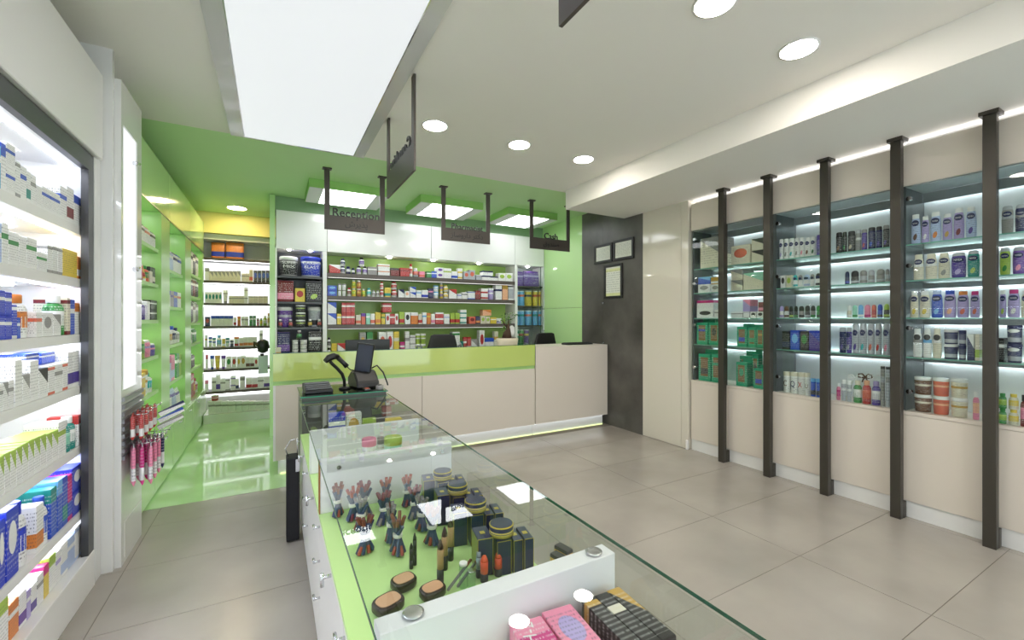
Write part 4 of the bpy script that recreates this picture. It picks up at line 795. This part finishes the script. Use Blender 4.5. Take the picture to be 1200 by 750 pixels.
# pencil bundles standing on the lime board
UM_p = MB().lathe([(0.30, 0.0), (0.5, 0.02), (0.5, 0.80), (0.5, 1.0)], 8).mesh('pencil'); UM_p.materials.append(None); UM['pencil'] = UM_p
UM_t = MB().lathe([(0.51, 0.76), (0.51, 0.99), (0.40, 1.005)], 8).mesh('pencil_end'); UM_t.materials.append(None); UM['pencil_end'] = UM_t
UM_b = MB().lathe([(0.5, 0), (0.54, 0.1), (0.54, 0.9), (0.5, 1)], 16).mesh('tie_band'); UM_b.materials.append(None); UM['tie_band'] = UM_b
PB, PC = mat('navy pencil barrel', '#2b3c63', 0.35), [mat('brown pencil end', '#7d3f2c', 0.4), mat('rust pencil end', '#a3452f', 0.4), mat('wine pencil end', '#7c2436', 0.4), mat('grey pencil end', '#8d8584', 0.4)]
BUN = [(396, 604, 570, 'at the back beside the divider edge'), (414, 609, 582, 'with red ends, second from the aisle side'), (427, 603, 564, 'touching the white divider, behind the red-ended one'),
       (423, 622, 588, 'brown ends, second rank near the aisle'), (428, 648, 604, 'alone at the front near the aisle'), (452, 596, 563, 'at the back in the middle, against the divider'),
       (450, 614, 576, 'with wine ends, in the middle of the board'), (458, 634, 591, 'with rust ends, in the middle ranks'), (466, 647, 604, 'splayed wide, at the front in the middle'),
       (477, 592, 559, 'grey ends, beside the rearmost navy box'), (486, 607, 569, 'with wine ends, by the rearmost navy boxes'), (494, 621, 581, 'beside the white reflected sign card'), (506, 638, 592, 'beside the kraft lip crayons')]
for k, (u, vb, vt, w) in enumerate(BUN):
    x, y, z = onz(u, vb, ZB)
    if y > 1.895: y = 1.895
    x = max(x, XL + 0.045)
    hgt = min(0.17, max(0.13, ony(u, vt, y)[2] - ZB)); tk = thing('pencil_bundle', 'navy pencil bundle in a white tie, ' + w, 'pencils', (x, y, ZB), 'pencil bundles in the display counter', random.uniform(0, 6))
    n = 9; sp = 0.030 if k != 8 else 0.042
    for i in range(n):
        a = 2 * PI * i / n; tw = 0.9
        b0 = Vector((sp * math.cos(a), sp * 0.55 * math.sin(a), 0.004)); b1 = Vector((sp * math.cos(a + PI * tw), sp * 0.55 * math.sin(a + PI * tw), hgt * (0.9 + 0.1 * math.cos(3 * i))))
        p = put('pencil', 'pencil', PB, tk); dv = b1 - b0
        p.location = b0; p.rotation_euler = dv.to_track_quat('Z', 'Y').to_euler(); p.scale = (0.0125, 0.0125, dv.length)
        put('pencil_end', 'pencil_end', PC[(k + (i % 2)) % 4], p)
        if i % 2: p.location = b1 + Vector((0, 0, 0.0)); p.rotation_euler = (-dv).to_track_quat('Z', 'Y').to_euler()
    b = put('tie_band', 'tie_band', mat('white tie', '#dad9cf', 0.6), tk); b.scale = (0.036, 0.03, 0.013); b.location = (0, 0, hgt * 0.42)

# navy gift boxes with gold trim and round navy tins on top
NAVY, GOLD = mat('navy pack', '#171b47', 0.3), mat('gold print', '#c6b34c', 0.3, 0.6)
OLIVE = mat('olive gold pack side', '#7f8c3a', 0.35)
def navy_box(x, y, w, d, h, rz, label, j_side=False):
    t = thing('perfume_box', label, 'box', (x, y, ZB), 'navy boxes in the display counter', rz)
    o = put('carton', 'pack_body', NAVY, t); o.scale = (w, d, h)
    e = MB(); q = 0.0007
    for sx in (-1, 1): e.box(sx * w / 2 - q, sx * w / 2 + q, -d / 2 - q, -d / 2 + q, 0, h)
    e.box(-w / 2, w / 2, -d / 2 - q, -d / 2 + q, h - q * 2, h + q * 0.5).box(-0.008, 0.008, -0.01, 0.008, h, h + 0.001)
    g = MB(); g.v, g.f, g.sm = e.v, e.f, e.sm; go = g.build('gold_trim', GOLD, None); go.parent = t
    if j_side: MB().box(-w / 2 - 0.001, -w / 2, -d / 2 + 0.004, d / 2 - 0.004, 0.004, h - 0.004).build('side_panel', OLIVE, None).parent = t
RW = ['front', 'second', 'third', 'rearmost']
for r, (cy, dx) in enumerate(((1.235, 0), (1.44, 0.0), (1.615, 0.0), (1.79, 0.0))):
    for j, (ox, oy, w) in enumerate(((-0.062, 0.03, 'at the pencil end'), (-0.008, 0.005, 'under the round tin'), (0.0335, -0.012, 'between tin and glass side'), (0.09, -0.026, 'at the glass side end'))):
        xx = 0.655 + ox
        navy_box(min(xx, XRR - 0.042), cy + oy, (0.049, 0.046, 0.030, 0.030)[j], 0.085, (0.118, 0.108, 0.108, 0.112)[j], -0.18, 'navy box with gold trim in the %s stack, %s' % (RW[r], w), j == 0)
    x, y, zt = 0.650, cy + 0.004, ZB + 0.1092
    k = thing('powder_tin', 'round navy tin with gold band on the %s stack of navy boxes' % RW[r], 'tin', (x, y, zt), 'round tins in the display counter')
    MB().lathe([(0.038, 0.0), (0.039, 0.002), (0.039, 0.034), (0.0375, 0.036)], 28).build('tin_body', NAVY, None).parent = k
    MB().lathe([(0.0396, 0.004), (0.0396, 0.021)], 28).build('gold_band', printed('#c6b34c', '#1f2350', 0), None).parent = k
    MB().lathe([(0.0400, 0.0335), (0.0400, 0.0365), (0.036, 0.0372)], 28).build('lid_rim', GOLD, None).parent = k
    MB().lathe([(0.0365, 0.0372), (0.0365, 0.0385)], 28).build('lid', NAVY, None).parent = k

# crayons, pencils and lipsticks standing near the white divider
def stick(u, vb, vt, r, body, tip, label, name='lip_crayon', cat='make-up', taper=0.25, band=None):
    x, y, _ = onz(u, vb, ZB); hgt = max(0.06, min(0.17, ony(u, vt, y)[2] - ZB))
    t = thing(name, label, cat, (x, y, ZB), 'standing make-up sticks')
    MB().lathe([(r * 0.96, 0), (r, 0.003), (r, hgt * 0.33)], 16).build('base', BLACKP, None).parent = t
    MB().lathe([(r * 0.97, hgt * 0.33), (r * 0.97, hgt * 0.78)], 16).build('barrel', body, None).parent = t
    MB().lathe([(r * 0.9, hgt * 0.78), (r * 0.85, hgt * 0.84), (r * taper, hgt * 0.985), (r * taper * 0.3, hgt)], 16).build('tip', tip, None).parent = t
KR, DB = mat('kraft barrel', '#a98a5c', 0.5), mat('dark brown tip', '#3c2a22', 0.4)
stick(516, 683, 632, 0.0105, KR, DB, 'kraft and black lip crayon standing beside the eye palette')
stick(521, 667, 617, 0.0105, KR, DB, 'kraft and black lip crayon in the middle of three')
stick(528, 656, 606, 0.0105, KR, DB, 'kraft and black lip crayon beside the navy boxes')
stick(482, 666, 636, 0.0065, BLACKP, BLACKP, 'thin black eyeliner pen with barcode, nearer the compacts')
stick(486, 662, 624, 0.0065, BLACKP, BLACKP, 'taller thin black eyeliner pen behind the other')
ORR = mat('orange red lipstick', '#cf4a26', 0.35)
stick(567.5, 681, 651, 0.0125, ORR, ORR, 'orange red lipstick bullet beside a grey tube', 'lipstick', 'make-up', 0.5)
stick(584, 674, 647, 0.0125, ORR, ORR, 'orange red lipstick bullet before the front navy boxes', 'lipstick', 'make-up', 0.5)
stick(561, 676, 646, 0.009, mat('grey tube', '#8a949c', 0.3), mat('grey tube', '#8a949c', 0.3), 'slim grey tube standing behind the lipsticks', 'lip_gloss', 'make-up', 0.8)
for u, v, hh, l in ((543, 688, 0.075, 'clear nail bottle with white disc on top'), (552.5, 687, 0.05, 'smaller clear nail bottle by the white divider')):
    x, y, _ = onz(u, v, ZB); y = max(y, 0.90); t = thing('nail_bottle', l, 'bottle', (x, y, ZB))
    MB().lathe([(0.012, 0), (0.013, 0.002), (0.013, hh * 0.9)], 16).build('glass', pane('bottle glass', (0.8, 0.9, 0.85, 1), 1.5), None).parent = t
    MB().lathe([(0.012, hh * 0.9), (0.012, hh)], 16).build('cap', WHITE if hh > 0.06 else CHROME, None).parent = t
for u, v, l, a in ((537, 684, 'dark pencil leaning in front of the clear nail bottle', 0.9), (548, 680, 'grey pencil leaning behind the clear nail bottle', 0.7)):
    x, y, _ = onz(u, v, ZB); t = thing('eye_pencil', l, 'make-up', (x, y, ZB), None, 0.5)
    o = put('pencil', 'barrel', mat('grey pencil', '#6d706c', 0.35), t); o.scale = (0.009, 0.009, 0.12); o.rotation_euler = (0, 1.25, 0); o.location = (-0.05, 0, 0.006)
    put('pencil_end', 'pencil_end', PC[0], o)
# compacts with open pans
def compact(u, v, w, d, rz, label, fill='#c99f7d', tilt=0.0):
    x, y, _ = onz(u, v, ZB + 0.03); y = max(y, 0.87 + d * 0.72)
    t = thing('compact', label, 'make-up', (x, y, ZB), 'powder compacts in the display counter', rz)
    cs = loft([(0, 0.45 * w, 0.45 * d, 3), (0.006, 0.5 * w, 0.5 * d, 3), (0.022, 0.5 * w, 0.5 * d, 3), (0.026, 0.47 * w, 0.47 * d, 3)], 28).build('case', mat('brown black case', '#2a1d1a', 0.22), None); cs.parent = t
    p = loft([(0.0262, 0.40 * w, 0.38 * d, 3), (0.0285, 0.39 * w, 0.37 * d, 3)], 28).build('powder_pan', mat('tan pressed powder ' + fill, fill, 0.7), None); p.parent = t
    return t
compact(473, 676, 0.075, 0.062, 0.25, 'round-cornered dark compact with tan powder beside the eyeliner pens')
compact(455, 701, 0.085, 0.07, 0.35, 'round-cornered dark compact with tan powder beside the aisle edge')
compact(507, 686, 0.075, 0.06, 0.2, 'round-cornered dark compact with peach powder by the crayons', '#cfa07c')
t = thing('eye_palette', 'rectangular palette of small silver pans between the compacts', 'make-up', (0.372, 0.945, ZB), None, 0.1)
bx('case', BLACKP, None, -0.05, 0.05, -0.035, 0.035, 0, 0.03).parent = t
for i in range(6):
    for j in range(3): bx('pan', mat('silver pan', '#b9aca4', 0.35, 0.4), None, -0.047 + i * 0.016, -0.034 + i * 0.016, -0.031 + j * 0.022, -0.013 + j * 0.022, 0.03, 0.033).parent = t
t = thing('sample_box', 'small blue printed box by the compact at the aisle end', 'box', (0.232, 0.90, ZB)); o = put('carton', 'pack_body', printed('#3a4a8c', 'white', 0), t); o.scale = (0.06, 0.03, 0.03)
for k, (x, y) in enumerate(((0.70, 1.0), (0.735, 1.03))):
    t = thing('slim_box', 'slim black and gold box lying behind the white divider, ' + ('towards the navy boxes', 'towards the glass side')[k], 'box', (x - 0.01, y - 0.03, ZB), None, 0.2)
    o = put('carton', 'pack_body', printed('black', 'gold', 5), t); o.scale = (0.025, 0.05, 0.16)
# hair colour boxes in the near bay
def flatbox(x, y, w, d, h, rz, base, band, style, label, txt=None, tc='white', z=ZB):
    t = thing('colour_box', label, 'box', (x, y, z), 'hair colour boxes in the near bay', rz)
    o = put('carton', 'pack_body', printed(base, band, style), t); o.scale = (w, h, d); o.rotation_euler = (-PI / 2, 0, 0); o.location = (0, -d / 2, h / 2)
    if txt: 
        q = text(txt, col_mat(tc), t, (0, 0, 0), 0.042, (0, 0, 0), 0.0); q.location = (-w * 0.02, d * 0.08, h + 0.001); q.rotation_euler = (0, 0, PI / 2 - 0.2)
    return t
for lev in (0, 1):
    z = ZB + lev * 0.081; wl_ = ('below the top one', 'on top of its stack')[lev]
    flatbox(0.468, 0.715, 0.075, 0.165, 0.08, -0.10, 'magenta', 'pink', 4, 'magenta hair product box with slanted white lettering, ' + wl_, 'IPPH-2', z=z)
    flatbox(0.549, 0.715, 0.075, 0.165, 0.08, -0.10, 'pink', 'lilac', 3, 'pink and lilac hair product box, ' + wl_, z=z)
    for k in range(3):
        flatbox(0.638 + k * 0.038, 0.700, 0.036, 0.18, 0.078, -0.05, 'black', ('gold', 'cream', 'gold')[k], (5, 0, 2)[k], 'slim black hair colour box, %s, %s' % (('beside the pink ones', 'middle of three', 'by the glass side')[k], wl_), z=z)
    for k in range(2): flatbox(0.66 + k * 0.05, 0.545, 0.046, 0.10, 0.07, -0.04, 'pink', 'white', 0, 'light pink box by the black boxes, ' + ('aisle side one, ', 'glass side one, ')[k] + wl_, z=ZB + lev * 0.071)
for k in range(2): flatbox(0.50, 0.575 - k * 0.09, 0.11, 0.08, 0.06, -0.06, 'magenta', 'white', 0, 'magenta carton in the last bay of the display, ' + ('beside the pink boxes', 'at its end')[k])
# goods behind the two far dividers
def far_item(code, u0, u1, vb, vt, base, band, style, label, y, capc=None):
    a, b = ony(u0, 400, y)[0], ony(u1, 400, y)[0]; hgt = min(0.2, max(0.05, ony((u0 + u1) / 2, vt, y)[2] - ZB)); w = b - a
    prod(code, ((a + b) / 2, y, ZB), (w, w * (0.5 if code == 'c' else 1), hgt), 0, base, band, style, label, 'goods behind the far dividers', capc)
far_item('c', 385, 404, 499, 480, 'royal blue', 'white', 0, 'royal blue carton with white band before the dark till cabinet', 3.0)
far_item('c', 405, 423, 498, 483, 'white', 'gold', 3, 'white carton with gold emblem before the dark till cabinet', 3.02)
far_item('c', 425, 440, 498, 490, 'cream', 'lime', 4, 'low cream box between white carton and green jar', 2.9)
far_item('t', 450, 471, 521, 499, 'mint', 'dark green', 0, 'pale jar with bright green lid between the far dividers', 2.25, 'lime')
far_item('t', 424, 441, 524, 511, 'white', 'pink', 1, 'small white and pink tub between the far dividers', 2.28)
far_item('t', 442, 450, 521, 512, 'white', 'grey', 1, 'tiny white tub beside the green lidded jar', 2.33)
far_item('c', 452, 470, 498, 490, 'yellow', 'white', 0, 'low yellow box behind the green lidded jar', 2.75)
t = thing('sprayer', 'yellow bottle standing inside the aisle edge of the display counter', 'bottle', (0.195, 2.56, ZB)); MB().lathe([(0.016, 0), (0.016, 0.1), (0.008, 0.13), (0.008, 0.15)], 14).build('bottle_body', col_mat('yellow'), None).parent = t

# ------------------------------------------------------------------ till equipment on the dark cabinet
ZT = 0.902
t = thing('touch_terminal', 'black tilted touch screen terminal on a wedge base on the dark cabinet', 'terminal', (0.645, 3.64, ZT + 0.001), None, 0.15)
MB().prism([(-0.12, 0), (0.13, 0), (0.13, 0.075), (0.05, 0.13), (-0.02, 0.13), (-0.11, 0.05)], -0.09, 0.09, 'x').build('base', BLACKP, None, 0.012).parent = t
a = MB().box(-0.055, 0.075, -0.012, 0.012, 0.0, 0.24).build('screen_housing', BLACKP, None, 0.005); a.parent = t; a.location = (-0.02, -0.0, 0.12); a.rotation_euler = (0.18, 0.16, -0.5)
s = MB().box(-0.046, 0.066, -0.0135, -0.0125, 0.012, 0.228).build('screen', mat('screen glass', '#3b4150', 0.12), None); s.parent = a
MB().tube([(0.07, 0.02, 0.14), (0.12, 0.03, 0.16), (0.17, 0.02, 0.10), (0.19, -0.02, 0.012), (0.17, -0.08, 0.006)], 0.006).build('cable', BLACKP, None).parent = t
t = thing('barcode_scanner', 'black barcode scanner on a curved gooseneck stand', 'scanner', (0.43, 3.56, ZT + 0.001), None, 0.0)
MB().tube([(0.06, 0.02, 0.01), (0.058, 0.02, 0.07), (0.04, 0.01, 0.12), (0.0, 0, 0.17), (-0.035, -0.01, 0.205), (-0.05, -0.01, 0.225)], 0.0125).build('gooseneck', BLACKP, None).parent = t
MB().lathe([(0.042, 0), (0.042, 0.012), (0.02, 0.018)], 24, 0.06, 0.02).build('foot', BLACKP, None).parent = t
MB().tube([(-0.085, -0.03, 0.225), (-0.06, -0.02, 0.25), (-0.02, -0.01, 0.262), (0.01, 0, 0.255)], [0.018, 0.026, 0.026, 0.02]).build('scanner_head', BLACKP, None).parent = t
MB().tube([(0.0, 0, 0.258), (0.05, 0.0, 0.205), (0.075, 0.0, 0.175)], [0.019, 0.017, 0.02]).build('handle', BLACKP, None).parent = t
MB().tube([(0.072, 0, 0.18), (0.1, 0.01, 0.15), (0.13, 0.02, 0.14)], 0.004).build('cable', BLACKP, None).parent = t
t = thing('receipt_printer', 'flat black keyboard-like unit at the aisle end of the dark cabinet', 'printer', (0.29, 3.56, ZT + 0.001), None, 0.05)
MB().prism([(-0.1, 0), (0.1, 0), (0.1, 0.06), (-0.1, 0.02)], -0.09, 0.1, 'x').build('housing', BLACKP, None, 0.004).parent = t
for k in range(4): bx('key_strip', mat('grey key', '#77787a', 0.5), None, -0.08, 0.09, -0.08 + k * 0.04, -0.06 + k * 0.04, 0.028 + k * 0.008, 0.034 + k * 0.008).parent = t
t = thing('tape_dispenser', 'clear round reel beside the touch screen terminal', 'dispenser', (0.725, 3.42, ZT + 0.001), None, 0.3)
MB().lathe([(0.028, 0.0), (0.03, 0.004), (0.03, 0.03), (0.02, 0.034)], 20).build('reel', mat('smoky plastic', '#8b8a88', 0.2), None).parent = t
MB().lathe([(0.016, 0.034), (0.016, 0.04)], 14).build('hub', BLACKP, None).parent = t
t = thing('card_reader', 'small dark card reader with red sticker on the dark cabinet', 'reader', (0.63, 3.44, ZT + 0.001), None, 0)
bx('housing', BLACKP, None, -0.025, 0.025, -0.05, 0.05, 0, 0.015, 0.003).parent = t; bx('sticker', col_mat('coral'), None, -0.015, 0.015, -0.03, 0.01, 0.015, 0.0165).parent = t
# tall black case and things on the aisle side
t = thing('carry_case', 'tall narrow black case with wire handle standing against the counter end', 'case', (0.11, 3.2, 0))
bx('body', mat('black fabric', '#17171b', 0.75, bump=0.3, bscale=90), t, 0.075, 0.15, 3.12, 3.24, 0.012, 0.55, 0.006)
MB().tube([(0.085, 3.18, 0.55), (0.07, 3.18, 0.60), (0.10, 3.18, 0.65), (0.14, 3.18, 0.66), (0.142, 3.18, 0.55)], 0.004).build('handle', CHROME, t)
for x in (0.085, 0.14): bx('foot', BLACKP, t, x - 0.008, x + 0.008, 3.15, 3.2, 0, 0.012)
bx('catch', CHROME, t, 0.128, 0.152, 3.112, 3.12, 0.46, 0.54)

# ------------------------------------------------------------------ behind the counter
def chair(x, y, label, rz):
    t = thing('office_chair', label, 'chair', (x, y, 0), None, rz)
    fab = mat('black chair mesh', '#121213', 0.6)
    loft([(0.48, 0.22, 0.21, 4), (0.52, 0.25, 0.24, 4), (0.55, 0.23, 0.22, 4)], 24).build('seat', fab, None).parent = t
    m = loft([(0.60, 0.17, 0.02, 4), (0.75, 0.25, 0.03, 4), (0.95, 0.245, 0.035, 4), (1.10, 0.20, 0.03, 4), (1.235, 0.165, 0.025, 3), (1.25, 0.12, 0.01, 3)], 28).build('backrest', fab, None, 0.0); m.parent = t; m.location = (0, -0.22, 0); m.rotation_euler = (0.05, 0, 0)
    MB().cyl((0, 0, 0.10), (0, 0, 0.48), 0.03).build('column', BLACKP, None).parent = t
    for s in (-1, 1):
        MB().tube([(s * 0.25, -0.12, 0.56), (s * 0.31, -0.12, 0.66), (s * 0.32, -0.14, 1.03), (s * 0.30, -0.17, 1.10), (s * 0.25, -0.2, 1.08)], 0.014).build('armrest', mat('grey arm plastic', '#7b7f80', 0.4), None).parent = t
    for k in range(5):
        a = 2 * PI * k / 5 + 0.3; e = (0.28 * math.cos(a), 0.28 * math.sin(a))
        l = MB().cyl((0, 0, 0.11), (e[0], e[1], 0.065), 0.022, 0.014).build('leg', BLACKP, None); l.parent = t
        MB().cyl((e[0], e[1] - 0.012, 0.028), (e[0], e[1] + 0.012, 0.028), 0.028).build('caster', BLACKP, None).parent = l
cx = ony(516.5, 400, 5.45); chair(cx[0], 5.65, 'black office chair back behind the counter, under the Pharmacist sign', 0.0)
cx = ony(633, 400, 5.3); chair(cx[0], 5.5, 'black office chair behind the cash counter, before the tin tower', 0.15)
y = 4.86; a, b = ony(405, 400, y)[0], ony(457, 400, y)[0]
t = thing('monitor', 'black flat screen seen from behind over the counter, beside the tilted terminal', 'monitor', ((a + b) / 2, y, 0.87))
bx('housing', BLACKP, t, a, b, y, y + 0.035, 0.935, 1.225, 0.004); MB().box((a + b) / 2 - 0.03, (a + b) / 2 + 0.03, y + 0.0, y + 0.03, 0.8715, 0.94).build('stand', BLACKP, t); bx('foot', BLACKP, t, (a + b) / 2 - 0.11, (a + b) / 2 + 0.11, y - 0.08, y + 0.1, 0.8715, 0.88)
a, b = ony(661.5, 400, 4.72)[0], ony(691, 400, 4.72)[0]
t = thing('keyboard', 'flat black keyboard on the cash counter by the stone wall', 'keyboard', ((a + b) / 2, 4.72, 1.10), None, 0.0)
w = b - a; MB().prism([(-0.07, 0), (0.07, 0), (0.07, 0.024), (-0.07, 0.012)], -w / 2, w / 2, 'x').build('case', BLACKP, None, 0.002).parent = t
for k in range(5): bx('key_row', mat('dark key', '#26262a', 0.5), None, -w / 2 + 0.01, w / 2 - 0.01, -0.06 + k * 0.024, -0.042 + k * 0.024, 0.014 + k * 0.002, 0.019 + k * 0.0022).parent = t
# bonsai in a beige bowl on the counter ledge
y = 4.72; xb = ony(594.5, 400, y)[0]
t = thing('bonsai', 'small bonsai with thick dark trunk in a beige oval bowl behind the lime fascia', 'plant', (xb, y, 0.8715))
loft([(0.0, 0.10, 0.08), (0.2, 0.10, 0.08), (0.225, 0.125, 0.09), (0.30, 0.145, 0.10), (0.335, 0.148, 0.10), (0.34, 0.13, 0.085)], 28).build('bowl', mat('beige bowl', '#d9cdb8', 0.5), None).parent = t
loft([(0.325, 0.125, 0.08), (0.345, 0.12, 0.075)], 20).build('soil', mat('soil', '#3d2c20', 0.9), None).parent = t
MB().tube([(-0.01, 0, 0.33), (0.0, 0, 0.40), (0.012, 0, 0.44), (0.008, 0, 0.50), (0.03, 0.01, 0.56)], [0.06, 0.05, 0.03, 0.018, 0.008]).tube([(0.01, 0, 0.46), (-0.04, 0.01, 0.52), (-0.07, 0.0, 0.56)], [0.014, 0.009, 0.005]).build('trunk', mat('bonsai bark', '#4a3527', 0.8, bump=0.5, bscale=70), None).parent = t
random.seed(3); LV = [mat('bonsai leaf', '#3f6a2c', 0.5), mat('light bonsai leaf', '#6f9a45', 0.5)]
lm = MB(); lm.v = [(0, 0, 0), (0.009, 0.012, 0.002), (0, 0.03, -0.002), (-0.009, 0.012, 0.002)]; lm.add([(0, 1, 2, 3)], 0, False); lme = lm.mesh('leaf'); lme.materials.append(None); UM['leaf'] = lme
for k in range(75):
    c = random.choice([(-0.07, 0, 0.56), (0.03, 0.01, 0.58), (0.06, 0, 0.62), (0.0, 0, 0.62), (-0.03, 0.0, 0.50)])
    l = put('leaf', 'leaf', random.choice(LV), t); l.location = (c[0] + random.gauss(0, 0.035), random.gauss(0, 0.03), c[2] + random.gauss(0, 0.03)); l.rotation_euler = (random.uniform(-1, 1), random.uniform(-1, 1), random.uniform(0, 6)); l.scale = (1.1, 1.1, 1.1)
for k, (dx, zz, l) in enumerate(((0.075, 0.45, 'white folded paper leaning beside the bonsai trunk'), )):
    t = thing('paper_tag', l, 'paper', (xb + dx, y + 0.02, 0.8715 + 0.346), None, -0.2)
    loft([(0, 0.012, 0.004), (0.06, 0.035, 0.01), (0.13, 0.03, 0.01), (0.15, 0.012, 0.005)], 14).build('sheet', WHITE, None).parent = t
# black rounded holder with translucent strip on the partition's aisle side
y = 6.3; hx = -0.037
t = thing('bag_holder', 'black rounded holder with hanging pale strip on the green partition edge', 'holder', (hx, y, 1.1))
loft([(1.02, 0.02, 0.05), (1.04, 0.055, 0.08), (1.10, 0.07, 0.09), (1.165, 0.06, 0.08), (1.19, 0.02, 0.04)], 22).build('shell', BLACKP, t).location = Vector((hx - 0.075, y, 0)) - Vector(t.location)
MB().tube([(hx - 0.12, y - 0.02, 1.12), (hx - 0.17, y - 0.03, 1.15), (hx - 0.165, y - 0.03, 1.10)], [0.03, 0.022, 0.014]).build('clip', mat('dark olive clip', '#3d3520', 0.5), t)
bx('strip', mat('pale plastic strip', '#c3cbce', 0.35), t, hx - 0.125, hx - 0.02, y - 0.01, y + 0.012, 0.76, 0.99, 0.004)
MB().cyl((hx - 0.085, y, 0.98), (hx - 0.085, y, 1.01), 0.02).build('neck', BLACKP, t)
y = 6.02; t = thing('leaflet', 'small printed leaflet stuck between partition and lime fascia', 'paper', (0.05, y, 0.9)); bx('sheet', printed('cream', 'gold', 0), t, 0.03, 0.085, y, y + 0.004, 0.88, 1.10)

# ------------------------------------------------------------------ packs on the hook board
def hook_pack(y, off, row_, base, hdr, label, w, yaw):
    v0, v1 = ((480, 509), (513, 560))[row_]; xx = XP + off
    zt, zb = ony(156, v0, 3.5)[2], ony(156, v1, 3.5)[2]; h = zt - zb
    t = put('pack', 'hanging_pack', printed(base, 'white', 1)); t.location = (xx, y, zb); t.scale = (w, 0.022, h); t.rotation_euler = (0, 0, PI / 2 + yaw)
    tag(t, label, 'pack', 'packs on the slatted hook board'); put('pack_header', 'pack_header', col_mat(hdr), t)
    return zt
def hook(y, row_, z, ln, label):
    b = MB().cyl((XP + 0.014, y, z - 0.012), (XP + ln, y, z - 0.008), 0.003).cyl((XP + ln, y, z - 0.012), (XP + ln + 0.004, y, z + 0.01), 0.003).build('display_hook', CHROME)
    tag(b, label, 'hook', 'hooks on the slatted board')
EN = ('end beside the lit case', 'second hook from the lit case', 'third hook from the lit case', 'hook by the green cabinets')
for r in (0, 1):
    for k in range(4):
        y = hy0 + 0.05 + k * (hy1 - hy0 - 0.10) / 3
        for q in range(2 if r == 0 else 3):
            c = ('red', 'red')[q % 2] if r == 0 else ('pink', 'magenta', 'pink')[q] if k < 3 else ('maroon', 'navy', 'navy')[q]
            zt = hook_pack(y, 0.04 + 0.04 * q, r, c, 'silver' if r else 'red', '%s hanging pack on the %s, %s row, %s on it' % (c, EN[k], ('upper', 'lower')[r], ('inmost', 'second', 'outermost')[q]), (0.06, 0.085)[r], (0.12, 0.3)[r] - 0.03 * k)
        hook(y, r, zt, 0.11 if r == 0 else 0.16, 'chrome display hook of the %s row, %s' % (('upper', 'lower')[r], EN[k]))
for k in range(3):
    zz = 0.93 - k * 0.05; xx = XP + 0.16
    t = thing('product_box', 'slim white box projecting from the hook board, ' + ('topmost', 'middle', 'lowest')[k], 'box', (xx + 0.03, 3.715, zz - 0.15), 'slim boxes by the hook board', 0.3)
    o = put('carton', 'pack_body', printed('white', ('navy', 'blue', 'grey')[k], 2), t); o.scale = (0.15, 0.02, 0.03); o.rotation_euler = (0, -0.45, 0); o.location = (-0.02, -0.03 + 0.03 * k, 0.05)
def bow(u, v, m, label):
    x, y, z = onx(u, v, 4.2); t = thing('ribbon_bow', label, 'bow', (x, y, z), 'ribbon bows on the gift bottles')
    for sg in (-1, 1):
        MB().tube([(0, 0, 0), (0, sg * 0.02, 0.025), (0, sg * 0.045, 0.022), (0, sg * 0.045, -0.004), (0, sg * 0.02, -0.006), (0, 0, 0)], 0.006, 8).build('loop', m, None).parent = t
        MB().tube([(0, 0, 0), (-0.004, sg * 0.014, -0.022), (-0.004, sg * 0.02, -0.042)], 0.005, 8).build('tail', m, None).parent = t
    MB().lathe([(0.008, -0.008), (0.011, 0), (0.008, 0.008)], 12).build('knot', m, None).parent = t
bow(1014, 442, mat('brown ribbon', '#5a3a2a', 0.5), 'brown ribbon bow above the red lettered bottle on the counter')
bow(1002, 443, mat('white ribbon', '#ececec', 0.5), 'white ribbon bow above the green bottle lettered R')
bow(1025, 443, mat('white ribbon', '#ececec', 0.5), 'white ribbon bow above the violet bottle on the counter')
